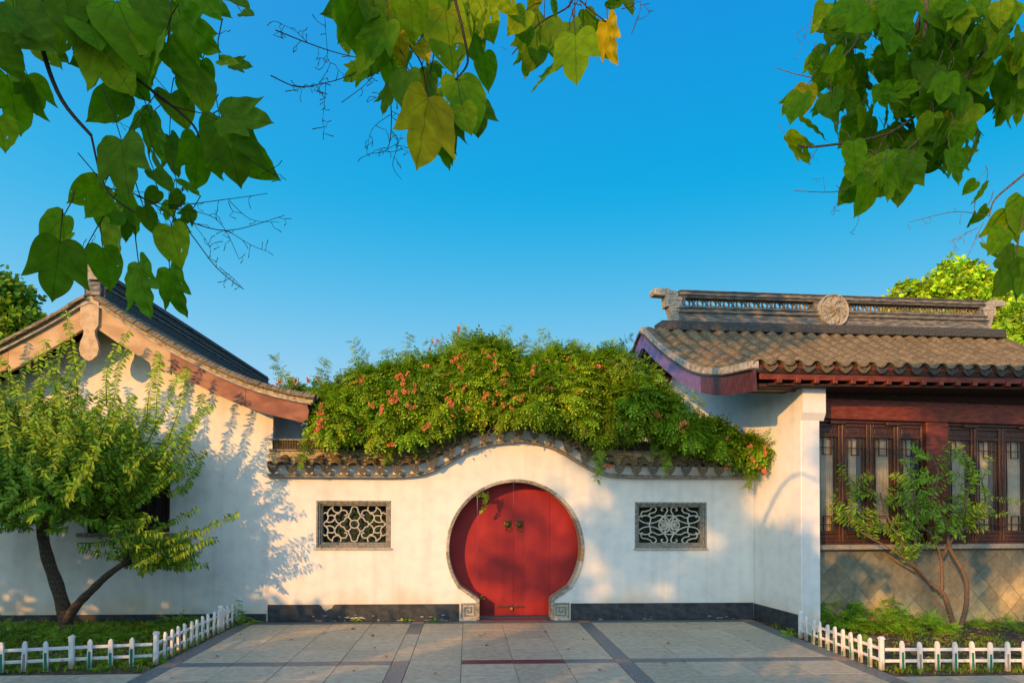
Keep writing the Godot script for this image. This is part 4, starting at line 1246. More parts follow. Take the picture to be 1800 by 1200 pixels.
	b.prism(PackedVector2Array([Vector2(-0.155, -0.17), Vector2(0.155, -0.17), Vector2(0.15, -0.55), Vector2(0.09, -0.64), Vector2(0.10, -0.72), Vector2(0.145, -0.82), Vector2(0.165, -0.93), Vector2(0.14, -1.03), Vector2(0.06, -1.10), Vector2(0.0, -1.12), Vector2(-0.06, -1.10), Vector2(-0.14, -1.03), Vector2(-0.165, -0.93), Vector2(-0.145, -0.82), Vector2(-0.10, -0.72), Vector2(-0.09, -0.64), Vector2(-0.15, -0.55)]), -0.03, 0.05, Transform3D(Basis().scaled(Vector3(0.86, 0.94, 0.8)), Vector3(ax, ay, zf)))
	obj("gable_pendant", b, M.pendant, h)
	# the ridge, seen end on and running away
	var rd := node("ridge", h)
	var tops := [[-0.10, 0.07, 0.32, M.tile_dark], [0.07, 0.105, 0.36, M.ridge], [0.105, 0.17, 0.24, M.tile_dark], [0.17, 0.20, 0.29, M.ridge], [0.20, 0.30, 0.18, M.tile_dark], [0.30, 0.33, 0.25, M.ridge], [0.33, 0.39, 0.17, M.tile_dark]]
	for q in tops:
		b = Mb.new()
		b.box(Vector3(ax, ay + (q[0] + q[1]) / 2, -3.85), Vector3(q[2], q[1] - q[0], 8.7), 0.012)
		obj("ridge_course", b, q[3], rd)
	b = Mb.new()
	b.box(Vector3(ax, ay + 0.06, 0.50), Vector3(0.21, 0.20, 0.1), 0.01)
	obj("ridge_end_block", b, M.ridge, rd)
	var fin := Transform3D(Basis(Vector3(0, 0, 1), Vector3.UP, Vector3(-1, 0, 0)), Vector3(ax, ay + 0.14, 0.22))
	ridge_ornament(rd, fin, 0.085)

# a stepped fret ornament that leans outwards along +x
func ridge_ornament(parent: Node, t: Transform3D, half: float) -> void:
	var b := Mb.new()
	b.prism(PackedVector2Array([Vector2(-0.05, -0.22), Vector2(0.20, -0.22), Vector2(0.22, -0.08), Vector2(0.26, 0.02), Vector2(0.26, 0.06), Vector2(0.33, 0.06), Vector2(0.33, 0.28), Vector2(0.57, 0.29), Vector2(0.60, 0.35), Vector2(0.57, 0.42), Vector2(0.25, 0.43), Vector2(0.22, 0.39), Vector2(0.08, 0.38), Vector2(0.05, 0.27), Vector2(-0.05, 0.26)]), -half, half, t)
	obj("fret_ornament", b, M.ornament, parent)
	b = Mb.new()
	var ribs := [[-0.02, 0.21, 0.30, 0.21], [0.30, 0.21, 0.30, 0.09], [0.30, 0.09, 0.18, 0.09], [0.18, 0.09, 0.18, 0.15], [0.18, 0.15, 0.24, 0.15], [0.10, 0.34, 0.28, 0.34], [0.28, 0.40, 0.28, 0.30], [0.34, 0.39, 0.55, 0.39], [0.55, 0.39, 0.55, 0.32], [0.55, 0.32, 0.36, 0.32], [0.36, 0.32, 0.36, 0.355], [0.36, 0.355, 0.49, 0.355], [0.12, 0.29, 0.12, 0.21], [0.06, 0.15, 0.06, 0.05], [0.06, 0.05, 0.22, 0.03], [0.02, -0.02, 0.20, -0.02], [0.0, -0.10, 0.17, -0.07], [0.02, -0.16, 0.17, -0.14]]
	for q in ribs:
		for sd in [-1.0, 1.0]:
			var a := Vector3(q[0], q[1], sd * (half + 0.002))
			var c := Vector3(q[2], q[3], sd * (half + 0.002))
			b.tube([t * a, t * c], [0.014], 4)
	kind(obj("fret_ribs", b, M.stone_pale, parent), "stuff")

# ---------------------------------------------------------------- the house on the right
func right_house() -> void:
	var h := node("tiled_house", self, Vector3(4.18, 0, 1.30))
	h.rotation.y = 0.12
	tag(h, "house with a grey tiled roof, carved ridge, red eaves and dark lattice windows", "house")
	var az := -3.85
	var ay := 5.56
	var len := 8.75
	# gable wall and the front pier
	var b := Mb.new()
	var side := Transform3D(Basis(Vector3(0, 0, 1), Vector3.UP, Vector3(-1, 0, 0)), Vector3.ZERO)
	var p := PackedVector2Array([Vector2(-7.6, 0), Vector2(-0.004, 0)])
	for i in 25:
		var z := lerpf(-0.004, -7.6, i / 24.0)
		p.append(Vector2(z, ay - drop(z - az) - 0.30))
	b.prism(p, -0.26, 0.0, side)
	obj("gable_wall", b, M.plaster, h)
	b = Mb.new()
	b.box(Vector3(0.155, 1.64, -0.16), Vector3(0.314, 3.28, 0.33), 0.012)
	obj("pier", b, M.plaster, h)
	b = Mb.new()
	b.prism(PackedVector2Array([Vector2(-0.001, 3.16), Vector2(0.005, 3.16), Vector2(0.06, 3.27), Vector2(0.06, 3.66), Vector2(-0.33, 3.66), Vector2(-0.33, 3.16)]), -0.375, 0.004, side)
	obj("pier_corbel", b, M.plaster, h)
	b = Mb.new()
	b.box(Vector3(-0.006, 0.13, -0.70), Vector3(0.016, 0.26, 1.40), 0.003)
	obj("painted_foot", b, M.dado, h)
	b = Mb.new()
	b.box(Vector3(4.0, 1.85, -7.65), Vector3(7.6, 3.7, 0.25))
	b.box(Vector3(7.35, 1.85, -3.9), Vector3(0.25, 3.7, 7.2))
	obj("rear_wall", b, M.plaster, h)
	facade(h)
	# roof
	var r := node("roof", h)
	r.rotation.z = 0.022
	for sd in [1.0, -1.0]:
		var f := Transform3D(Basis(Vector3(0, 0, sd), Vector3.UP, Vector3(1, 0, 0)), Vector3(0, ay, az))
		b = Mb.new()
		roof_strip(b, f, 0.0, 4.16, 0.085, 0.16, -0.80, 7.9)
		obj("roof_deck", b, M.soffit, r)
		b = Mb.new()
		roof_strip(b, f, 0.0, 4.18, 0.0, 0.10, -0.90, -0.79)
		obj("verge_mortar", b, M.mortar, r)
		b = Mb.new()
		roof_strip(b, f, 0.0, 4.17, 0.103, 0.125, -0.93, -0.72)
		obj("verge_tile_course", b, M.tile_dark, r)
		for q in [[0.0, 2.55, "purple"], [2.556, 4.18, "maroon"]]:
			b = Mb.new()
			roof_strip(b, f, q[0], q[1], 0.127, 0.42 + (0.0 if q[0] < 1.0 else 0.01), -0.88, -0.83)
			obj("gable_board", b, M[q[2]], r)
		for d in [0.0, 0.9, 1.9, 2.9, 3.7]:
			if sd < 0 and d < 0.1: continue
			b = Mb.new()
			var c := f * Vector3(d, -drop(d) - 0.29, 0.0)
			b.tube([c + Vector3(-0.82, 0, 0), c + Vector3(0.1, 0, 0)], [0.10], 10)
			obj("purlin", b, M.dark_wood, r)
		b = Mb.new()
		for i in 3: roof_strip(b, f, 0.05, 4.0, 0.162, 0.21, -0.66 + 0.22 * i, -0.59 + 0.22 * i)
		obj("verge_rafters", b, M.red_wood, r)
		if sd < 0: continue
		tile_slope(r, f, -0.62 - 0.149, 0.298, 29, 4.12, 4)
		# eave: drip tiles, fascia, rafter ends
		var drip := drip_shape(0.215, 0.115)
		for i in 29:
			var x := -0.62 + 0.298 * i
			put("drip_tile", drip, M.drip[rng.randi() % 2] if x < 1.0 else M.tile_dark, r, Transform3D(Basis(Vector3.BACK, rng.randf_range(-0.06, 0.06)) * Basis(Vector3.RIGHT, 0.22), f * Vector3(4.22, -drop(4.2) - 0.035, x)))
		b = Mb.new()
		b.box(f * Vector3(4.12, -drop(4.12) - 0.15, 3.4), Vector3(8.3, 0.21, 0.035), 0.006)
		obj("fascia", b, M.red_wood, r)
		for i in 28:
			b = Mb.new()
			var c := f * Vector3(3.85, -drop(3.9) - 0.275, -0.45 + 0.298 * i)
			b.box(c, Vector3(0.075, 0.085, 0.62), 0.006, Transform3D(Basis(), Vector3.ZERO))
			obj("rafter_end", b, M.red_wood, r)
		b = Mb.new()
		b.box(f * Vector3(3.75, -drop(3.9) - 0.335, 3.5), Vector3(8.2, 0.03, 0.72), 0.004)
		obj("eave_soffit", b, M.soffit, r)
		b = Mb.new()
		b.tube([f * Vector3(4.04, -drop(4.1) - 0.33, -0.86), f * Vector3(4.04, -drop(4.1) - 0.33, -0.2)], [0.035], 8)
		obj("eave_pole", b, M.dark_wood, r)
	carved_ridge(h, az, ay)

func facade(h: Node) -> void:
	var z := -0.30
	var b := Mb.new()
	b.box(Vector3(3.85, 3.40, z - 0.05), Vector3(7.1, 0.32, 0.12), 0.01)
	obj("lintel_beam", b, M.red_wood, h)
	b = Mb.new()
	b.box(Vector3(3.85, 3.83, z - 0.10), Vector3(7.1, 0.54, 0.12))
	obj("eave_shade_board", b, M.soffit, h)  # near-black colour paints in the deep shade under the eave
	for x in [0.40, 2.625, 5.15]:
		b = Mb.new()
		b.box(Vector3(x, 2.26, z - 0.06), Vector3(0.41 if x > 1.0 else 0.10, 1.95, 0.13), 0.01)
		obj("post", b, M.red_wood if x > 1.0 else M.dark_wood, h)
	b = Mb.new()
	b.box(Vector3(3.85, 1.25, z - 0.02), Vector3(7.1, 0.075, 0.26), 0.01)
	obj("window_sill", b, M.sill, h)
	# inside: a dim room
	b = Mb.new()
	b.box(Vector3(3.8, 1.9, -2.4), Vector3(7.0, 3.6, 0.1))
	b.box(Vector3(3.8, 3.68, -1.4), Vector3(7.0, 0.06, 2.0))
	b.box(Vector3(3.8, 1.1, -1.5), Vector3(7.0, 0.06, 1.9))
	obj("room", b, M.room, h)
	for bay in [[0.45, 2.42], [2.83, 4.945], [5.355, 7.22]]:
		b = Mb.new()
		b.box(Vector3((bay[0] + bay[1]) / 2, 3.215, z - 0.08), Vector3(bay[1] - bay[0], 0.05, 0.06), 0.005)
		b.box(Vector3((bay[0] + bay[1]) / 2, 1.30, z - 0.08), Vector3(bay[1] - bay[0], 0.04, 0.06), 0.005)
		obj("window_rail", b, M.dark_wood, h)
		var w: float = (bay[1] - bay[0]) / 4.0
		for i in 4:
			casement(h, bay[0] + w * i + 0.006, bay[0] + w * (i + 1) - 0.006, z - 0.07, i)
		# pivot blocks above the casements
		for i in 2:
			b = Mb.new()
			b.box(Vector3(bay[0] + w * (i * 2 + 1) - 0.1, 3.19, z - 0.02), Vector3(0.26, 0.05, 0.06), 0.006)
			obj("pivot_block", b, M.dark_wood, h)
	# the wall below, of square tiles set on their corners
	b = Mb.new()
	b.box(Vector3(3.85, 0.6, z - 0.09), Vector3(7.1, 1.215, 0.16))
	obj("dado_wall", b, M.grout, h)
	var frame := PackedVector2Array([Vector2(0.32, 0.005), Vector2(7.38, 0.005), Vector2(7.38, 1.208), Vector2(0.32, 1.208)])
	var dg := 0.40
	for i in range(0, 37):
		for j in range(0, 8):
			var c := Vector2(0.37 + i * dg / 2, 1.21 - j * dg / 2)
			if (i + j) % 2: continue
			var hd := dg / 2 - 0.006
			var q := Geometry2D.intersect_polygons(PackedVector2Array([c + Vector2(hd, 0), c + Vector2(0, hd), c + Vector2(-hd, 0), c + Vector2(0, -hd)]), frame)
			if q.is_empty() or q[0].size() < 3: continue
			b = Mb.new()
			b.prism(q[0], z - 0.02, z - 0.003 + rng.randf_range(-0.0012, 0.0012))
			obj("wall_tile", b, M.grey_tile[rng.randi() % 3], h)

func casement(h: Node, x0: float, x1: float, z: float, i: int) -> void:
	var c := node("casement", h)
	var xm := (x0 + x1) / 2
	var w := x1 - x0
	var b := Mb.new()
	for x in [x0 + 0.028, x1 - 0.028]: b.box(Vector3(x, 2.25, z), Vector3(0.056, 1.87, 0.055), 0.008)
	for y in [3.155, 2.985, 1.475, 1.345]: b.box(Vector3(xm, y, z + 0.002), Vector3(w - 0.1, 0.05, 0.05), 0.008)
	if i % 2: b.box(Vector3(x0 - 0.006, 2.25, z + 0.02), Vector3(0.035, 1.88, 0.06), 0.012)
	obj("frame", b, M.dark_wood, c)
	b = Mb.new()
	b.box(Vector3(xm, 3.07, z - 0.008), Vector3(w - 0.10, 0.13, 0.02))
	b.box(Vector3(xm, 3.07, z + 0.002), Vector3(w - 0.17, 0.075, 0.016), 0.006)
	obj("top_panel", b, M.dark_wood, c)
	b = Mb.new()
	b.box(Vector3(xm, 1.41, z - 0.008), Vector3(w - 0.10, 0.09, 0.02))
	b.box(Vector3(xm, 1.41, z + 0.002), Vector3(w - 0.17, 0.05, 0.016), 0.006)
	obj("bottom_panel", b, M.dark_wood, c)
	# the open fretwork round the pane
	b = Mb.new()
	var g := 0.013
	var l := x0 + 0.056
	var r := x1 - 0.056
	for x in [l + 0.045, r - 0.045]: b.box(Vector3(x, 2.23, z), Vector3(g, 1.46, 0.022), 0.002)
	for y in [2.80, 1.60]: b.box(Vector3(xm, y, z + 0.001), Vector3(r - l, g, 0.022), 0.002)
	for q in [[2.88, 1.0], [1.54, -1.0]]:
		for x in [xm - 0.07, xm + 0.07]: b.box(Vector3(x, q[0], z + 0.0005), Vector3(g, 0.15, 0.02), 0.002)
		b.box(Vector3(xm, q[0] - q[1] * 0.19, z + 0.0015), Vector3(0.15, g, 0.02), 0.002)
		for x in [xm - 0.07, xm + 0.07]: b.box(Vector3(x, q[0] - q[1] * 0.135, z + 0.0005), Vector3(g, 0.10, 0.02), 0.002)
	for x in [l + 0.022, r - 0.022]:
		for y in [2.45, 2.0]: b.box(Vector3(x, y, z + 0.0007), Vector3(0.045, g, 0.02), 0.002)
	obj("fretwork", b, M.dark_wood, c)
	b = Mb.new()
	b.quad(Vector3(l, 1.5, z - 0.02), Vector3(r, 1.5, z - 0.02), Vector3(r, 2.96, z - 0.02), Vector3(l, 2.96, z - 0.02))
	obj("pane", b, M.glass, c)
	# curtain in folds, drawn part of the way
	b = Mb.new()
	var n := 40
	var cl := l - 0.02 + (0.03 if i % 2 else 0.12)
	var cr := r + 0.02 - (0.13 if i % 2 else 0.04)
	for k in n:
		var xa := lerpf(cl, cr, float(k) / n)
		var xb := lerpf(cl, cr, float(k + 1) / n)
		var za := z - 0.10 + 0.022 * sin(k * 0.95 + i) + 0.008 * sin(k * 2.3)
		var zb := z - 0.10 + 0.022 * sin((k + 1) * 0.95 + i) + 0.008 * sin((k + 1) * 2.3)
		b.quad(Vector3(xa, 1.35, za), Vector3(xb, 1.35, zb), Vector3(xb, 3.0, zb), Vector3(xa, 3.0, za))
	obj("curtain", b, M.curtain, c, true)

func carved_ridge(h: Node, az: float, ay: float) -> void:
	var rd := node("ridge", h, Vector3(0, ay, az))
	rd.rotation.z = 0.030
	var x0 := -0.20
	var x1 := 7.05
	var xm := (x0 + x1) / 2
	var w := x1 - x0
	for q in [[-0.12, 0.07, 0.42, 0.9, "tile_dark"], [0.07, 0.25, 0.28, 0.1, "ridge"], [0.25, 0.285, 0.36, 0.12, "ridge"], [0.285, 0.345, 0.26, 0.06, "ridge"], [0.345, 0.375, 0.32, 0.08, "ridge"], [0.375, 0.41, 0.24, 0.0, "ridge"], [0.57, 0.61, 0.24, 0.0, "ridge"], [0.61, 0.635, 0.30, 0.04, "ridge"], [0.635, 0.70, 0.22, 0.0, "ridge"], [0.70, 0.725, 0.27, 0.02, "ridge"]]:
		var b := Mb.new()
		b.box(Vector3(xm, (q[0] + q[1]) / 2, 0), Vector3(w + q[3], q[1] - q[0], q[2]), 0.012)
		obj("ridge_course", b, M[q[4]], rd)
	var xc := 3.24
	for x in [x0 + 0.07, xc - 0.36, xc + 0.36, x1 - 0.07]:
		var b := Mb.new()
		b.box(Vector3(x, 0.49, 0), Vector3(0.09, 0.165, 0.22), 0.008)
		obj("ridge_stub", b, M.ridge, rd)
	# the pierced band: rings linked by scrolls
	var ring := Mb.new()
	var p := []
	for i in 17: p.append(Vector3(cos(TAU * i / 16.0) * 0.060, sin(TAU * i / 16.0) * 0.066, 0))
	ring.tube(p, [0.0165], 5, 2.2, Vector3.BACK)
	var rm := make_mesh(ring)
	var scroll := Mb.new()
	p = []
	for i in 11: p.append(Vector3(lerpf(-0.07, 0.07, i / 10.0), sin((i / 10.0 - 0.5) * PI) * 0.066, 0.006))
	scroll.tube(p, [0.015], 5, 2.0, Vector3.BACK)
	p = []
	for i in 11: p.append(Vector3(lerpf(-0.07, 0.07, i / 10.0), -sin((i / 10.0 - 0.5) * PI) * 0.066, -0.006))
	scroll.tube(p, [0.015], 5, 2.0, Vector3.BACK)
	var sm := make_mesh(scroll)
	for seg in [[x0 + 0.12, xc - 0.40], [xc + 0.40, x1 - 0.12]]:
		var n := int((seg[1] - seg[0]) / 0.145)
		for i in n:
			var x: float = lerpf(seg[0], seg[1], (i + 0.5) / n)
			put("pierced_ring" if i % 2 == 0 else "pierced_scroll", rm if i % 2 == 0 else sm, M.ridge if rng.randf() < 0.6 else M.tile[2], rd, Transform3D(Basis(), Vector3(x, 0.49, 0)))
	ridge_ornament(rd, Transform3D(Basis(Vector3(-1, 0, 0), Vector3.UP, Vector3.BACK), Vector3(x0 + 0.02, 0.32, 0)), 0.11)
	ridge_ornament(rd, Transform3D(Basis(Vector3(1, 0, 0), Vector3.UP, Vector3.BACK), Vector3(x1 - 0.04, 0.32, 0)), 0.11)
	# the round medallion with a carved winged creature in whirling feathers
	var b := Mb.new()
	var nr := 26
	var na := 96
	var nz := FastNoiseLite.new()
	nz.seed = 12
	nz.frequency = 2.4
	var height := func(r: float, a: float) -> float:
		var q := Vector2(cos(a), sin(a)) * r
		var rim := smoothstep(0.86, 0.90, r) * smoothstep(1.0, 0.97, r)
		var swirl := 0.5 + 0.5 * sin(a * 7.0 + r * 9.0 + 2.2 * nz.get_noise_2d(q.x * 0.6, q.y * 0.6))
		var plume := 0.5 + 0.5 * sin(a * 23.0 - r * 15.0)
		var body := smoothstep(0.30, 0.08, (q - Vector2(0.12, 0.02)).length()) + smoothstep(0.13, 0.05, absf(q.x + q.y * 0.7 + 0.18 + 0.2 * sin(q.y * 5.0))) * 0.9 * smoothstep(0.85, 0.6, r)
		var wing := smoothstep(0.25, 0.06, absf((q - Vector2(-0.1, 0.35)).rotated(-0.6).y)) * smoothstep(0.5, 0.3, absf(q.x)) * (0.7 + 0.3 * sin(q.x * 60.0))
		return 0.055 + 0.05 * rim + (0.032 * swirl + 0.012 * plume) * smoothstep(0.92, 0.8, r) + 0.045 * clampf(body + wing * 0.8, 0.0, 1.2) + 0.012 * nz.get_noise_2d(q.x * 5.0, q.y * 5.0)
	var R := 0.355
	for i in nr:
		for j in na:
			var r0 := float(i) / nr
			var r1 := float(i + 1) / nr
			var a0 := TAU * j / na
			var a1 := TAU * (j + 1) / na
			var pt := func(r: float, a: float) -> Vector3: return Vector3(cos(a) * r * R, sin(a) * r * R, height.call(minf(r, 0.999), a) + 0.10 - (0.06 if r > 0.999 else 0.0))
			b.quad(pt.call(r0, a1), pt.call(r1, a1), pt.call(r1, a0), pt.call(r0, a0))
	for j in na:
		var a0 := TAU * j / na
		var a1 := TAU * (j + 1) / na
		b.quad(Vector3(cos(a1) * R, sin(a1) * R, 0.12), Vector3(cos(a1) * R, sin(a1) * R, -0.12), Vector3(cos(a0) * R, sin(a0) * R, -0.12), Vector3(cos(a0) * R, sin(a0) * R, 0.12))
	var o := obj("carved_medallion", b, M.ornament, rd)
	o.position = Vector3(xc, 0.38, 0)

# ---------------------------------------------------------------- picket fences
func picket_mesh(hgt: float) -> ArrayMesh:
	var p := PackedVector2Array([Vector2(-0.024, 0), Vector2(0.024, 0), Vector2(0.024, hgt - 0.045), Vector2(0.0215, hgt - 0.028), Vector2(0.015, hgt - 0.012), Vector2(0.006, hgt - 0.002), Vector2(-0.006, hgt - 0.002), Vector2(-0.015, hgt - 0.012), Vector2(-0.0215, hgt - 0.028), Vector2(-0.024, hgt - 0.045)])
	var b := Mb.new()
	b.prism(p, -0.012, 0.010)
	b.prism(PackedVector2Array([Vector2(-0.022, hgt * 0.62), Vector2(0.022, hgt * 0.62), Vector2(0.022, hgt - 0.046), Vector2(0.0195, hgt - 0.03), Vector2(0.013, hgt - 0.016), Vector2(-0.013, hgt - 0.016), Vector2(-0.0195, hgt - 0.03), Vector2(-0.022, hgt - 0.046)]), 0.0095, 0.017)
	for sd in [-1.0, 1.0]: b.box(Vector3(sd * 0.0195, hgt * 0.31, 0.0132), Vector3(0.009, hgt * 0.62, 0.0072))
	return make_mesh(b)

func fence_run(f: Node, a: Vector3, c: Vector3, gap: float, first: float, pick: ArrayMesh, posts: Array, full: float) -> void:
	var d := c - a
	var l := d.length()
	d = d.normalized()
	var n := Vector3(-d.z, 0, d.x)
	if n.z < 0.0 and absf(n.z) > 0.3 or absf(n.z) <= 0.3 and n.x * a.x > 0.0: n = -n
	var bs := Basis(Vector3.UP.cross(n), Vector3.UP, n)
	for y in [0.105, 0.235]:
		var b := Mb.new()
		b.box(Vector3.ZERO, Vector3(l, 0.036, 0.016), 0.004, Transform3D(bs, (a + c) / 2.0 + Vector3(0, y, 0) - n * 0.022))
		obj("rail", b, M.plastic, f)
	for q in posts:
		var b := Mb.new()
		b.box(Vector3(0, 0.18, 0), Vector3(0.052, 0.36, 0.05), 0.008)
		b.prism(PackedVector2Array([Vector2(-0.03, 0.352), Vector2(0.03, 0.352), Vector2(0.03, 0.366), Vector2(0.0, 0.385), Vector2(-0.03, 0.366)]), -0.029, 0.029)
		var o := obj("post", b, M.plastic, f)
		o.transform = Transform3D(bs * Basis(Vector3.BACK, rng.randf_range(-0.02, 0.02)), a + d * q)
	var x := first
	while x < l - 0.06:
		var near := false
		for q in posts:
			if absf(q - x) < 0.06: near = true
		if not near:
			var t := Transform3D(bs * Basis(Vector3.BACK, rng.randfn(0, 0.03)) * Basis(Vector3.RIGHT, rng.randfn(0, 0.03)), a + d * x + Vector3(0, rng.randf_range(-0.012, 0.008), 0) + n * 0.002)
			var o := put("picket", pick, M.plastic, f, t)
			var hh := full * rng.randf_range(0.9, 1.12)
			if rng.randf() < 0.2: hh = full * rng.randf_range(0.25, 0.5)
			var b := Mb.new()
			b.box(Vector3(0, hh / 2 + 0.004, 0.0128), Vector3(0.030, hh, 0.006), 0.001)
			if rng.randf() < 0.86: obj("green_strip", b, M.green, o)
			else:
				b = Mb.new()
				b.box(Vector3(0, 0.10, 0.0112), Vector3(0.026, 0.19, 0.002))
				obj("empty_slot", b, M.slot, o)
		x += gap

func fences() -> void:
	var pick := picket_mesh(0.335)
	var f := node("picket_fence", self, Vector3.ZERO)
	tag(f, "low white plastic picket fence with green strips round the bed under the gable house", "fence", "low white picket fences round the beds")
	fence_run(f, Vector3(-4.38, 0, 0.02), Vector3(-4.38, 0, 2.94), 0.196, 0.14, pick, [0.02, 0.86, 2.92], 0.19)
	fence_run(f, Vector3(-4.42, 0, 2.95), Vector3(-7.6, 0, 3.60), 0.215, 0.21, pick, [0.82, 2.5], 0.19)
	f = node("picket_fence", self, Vector3.ZERO)
	tag(f, "low white plastic picket fence with green strips in front of the tiled house", "fence", "low white picket fences round the beds")
	fence_run(f, Vector3(3.97, 0, 1.66), Vector3(3.97, 0, 3.60), 0.19, 0.19, pick, [0.02, 1.93], 0.19)
	fence_run(f, Vector3(4.01, 0, 3.61), Vector3(7.4, 0, 3.72), 0.205, 0.19, pick, [2.6], 0.19)

# ---------------------------------------------------------------- plants
func green(k: float, warm := 0.0) -> Color:
	var v := rng.randf_range(0.5, 1.35) * k
	return Color((0.17 + 0.13 * warm + rng.randf_range(-0.03, 0.04)) * v, (0.36 + 0.07 * warm) * v, 0.018 * v)

const VX := [-4.3, -3.9, -3.6, -3.23, -2.86, -2.49, -1.94, -1.38, -0.91, -0.34, 0.05, 0.53, 1.0, 1.39, 1.88, 2.27, 2.62, 2.86, 3.3, 3.65, 3.95, 4.12]
const VT := [3.75, 3.85, 3.90, 3.80, 3.78, 4.08, 4.18, 4.34, 4.62, 4.52, 4.16, 4.42, 4.52, 4.44, 4.42, 3.95, 3.42, 3.24, 3.18, 3.12, 3.0, 2.75]
const VBX := [-4.3, -3.7, -3.32, -2.79, -1.89, -1.35, -0.9, -0.53, 0.30, 0.86, 1.33, 1.99, 3.0, 3.7, 4.12]
const VB := [3.5, 3.35, 3.05, 2.92, 2.90, 2.95, 3.10, 3.28, 3.25, 3.10, 2.96, 2.98, 2.90, 2.68, 2.55]

func vine() -> void:
	var v := node("trumpet_vine", self, Vector3(0, 2.3, -0.4))
	tag(v, "sprawling green trumpet vine with orange red flowers over the wall coping", "vine")
	var o := -v.position
	var xf := []
	var cols := []
	var front := func(x: float, y: float) -> float:
		var t: float = table(x, VX, VT)
		var l: float = table(x, VBX, VB)
		var u := clampf((y - l) / maxf(t - l, 0.1), 0.0, 1.0)
		return 0.30 + 0.16 * sin(u * PI) - 0.75 * u * u + 0.12 * sin(x * 3.1 + y * 2.0) + 0.08 * sin(x * 7.0 - y * 5.0)
	# leaves grow in tufts; between the tufts one looks into the dark
	var lumps := []
	for i in 330:
		var x := rng.randf_range(-4.2, 4.1)
		var t: float = table(x, VX, VT)
		var l: float = table(x, VBX, VB)
		var y := lerpf(l + 0.08, t, pow(rng.randf(), 0.85))
		var r := rng.randf_range(0.12, 0.27)
		if x < -3.05:
			# over the end of the tiled roof it only lies on the tiles
			if rng.randf() < 0.55 or x < -4.0: continue
			lumps.append([Vector3(x, 3.66 + 0.10 * (-3.1 - x) + rng.randf_range(0.0, 0.14), rng.randf_range(-1.3, -0.35)), rng.randf_range(0.09, 0.15), 1.0, rng.randf()])
			continue
		if x > 2.6: r *= 0.8
		y = minf(y, t - r * 0.75 - 0.07 - 0.07 * sin(x * 5.3 + 1.0))
		lumps.append([Vector3(x, y, front.call(x, y) + rng.randfn(-0.02, 0.11)), r, rng.randf_range(0.75, 1.25), rng.randf()])
	for i in 12: lumps.append([Vector3(rng.randf_range(-3.25, -2.8), rng.randf_range(3.25, 3.6), rng.randf_range(-0.9, -0.35)), rng.randf_range(0.14, 0.22), 0.95, rng.randf()])
	for q in lumps:
		var c: Vector3 = q[0]
		for i in int(120.0 * q[1] / 0.22):
			var dv := Vector3(rng.randfn(), rng.randfn() * 0.8 + 0.15, rng.randfn() * 0.7 + 0.35).normalized()
			var p: Vector3 = c + dv * q[1] * rng.randf_range(0.45, 1.0)
			if p.y < table(p.x, VBX, VB) - 0.05: continue
			var d := dv * 0.8 + Vector3(rng.randfn(0, 0.35), -0.35 + rng.randfn(0, 0.3), 0.3)
			var n := dv + Vector3(rng.randfn(0, 0.3), 0.6, 0.35)
			xf.append(aim(p + o, d, n, rng.randf_range(0.16, 0.27)))
			cols.append(green(q[2] * (1.12 if c.x < 1.3 else 0.95), q[3] * 0.85 + (1.0 if rng.randf() < 0.06 else 0.0)))
	for i in 4200:
		var x := rng.randf_range(-4.25, 4.12)
		var t: float = table(x, VX, VT) + 0.05 * sin(x * 9.0)
		var l: float = table(x, VBX, VB) + 0.07 * sin(x * 13.0)
		var y := lerpf(l, t, rng.randf())
		if x < -3.1 or y > t - 0.12: continue
		var z: float = front.call(x, y) - 0.16 - absf(rng.randfn(0, 0.14))
		if rng.randf() < 0.25: z = rng.randf_range(-1.1, -0.2); y = t - rng.randf() * 0.35
		if z < -0.1 and y < l + 0.25: continue
		xf.append(aim(Vector3(x, y, z) + o, Vector3(rng.randfn(0, 0.8), rng.randfn(-0.35, 0.5), rng.randf_range(0.1, 1.0)), Vector3(rng.randfn(0, 0.5), 0.75, 0.75), rng.randf_range(0.17, 0.3)))
		cols.append(green(0.8, 0.3))
	# long shoots that rise above the mass or hang over the coping
	var stems := Mb.new()
	var shoots := []
	for i in 60:
		var x := rng.randf_range(-3.0, 2.4)
		shoots.append([Vector3(x, table(x, VX, VT) - 0.15, rng.randf_range(-0.7, -0.1)), Vector3(rng.randfn(0, 0.45), 0.9, rng.randfn(0.1, 0.3)), rng.randf_range(0.15, 0.42)])
	for q in [[-2.35, 4.02, -0.45, 0.62], [-1.85, 4.2, 0.3, 0.5], [-1.0, 4.45, 0.15, 0.45], [-0.35, 4.4, 0.35, 0.55], [-0.1, 4.35, 0.6, 0.5], [0.75, 4.4, -0.7, 0.55], [1.5, 4.4, 0.8, 0.55], [-3.2, 3.8, 0.2, 0.5], [-3.75, 3.85, -0.3, 0.45], [2.75, 3.35, 0.5, 0.55], [3.0, 3.3, 0.4, 0.4]]:
		shoots.append([Vector3(q[0], q[1], -0.2), Vector3(q[2], 0.9, 0.1), q[3]])
	for i in 22:
		var x := rng.randf_range(-3.0, 2.2)
		shoots.append([Vector3(x, table(x, VX, VT) - 0.25, rng.randf_range(-0.5, 0.05)), Vector3(rng.randfn(0, 0.5), 0.9, rng.randfn(0.1, 0.3)), rng.randf_range(0.35, 0.62)])
	for i in 26:
		var x := rng.randf_range(-3.2, 4.0)
		shoots.append([Vector3(x, table(x, VBX, VB) + 0.2, 0.32), Vector3(rng.randfn(0, 0.5), -0.7, 0.35), rng.randf_range(0.15, 0.34)])
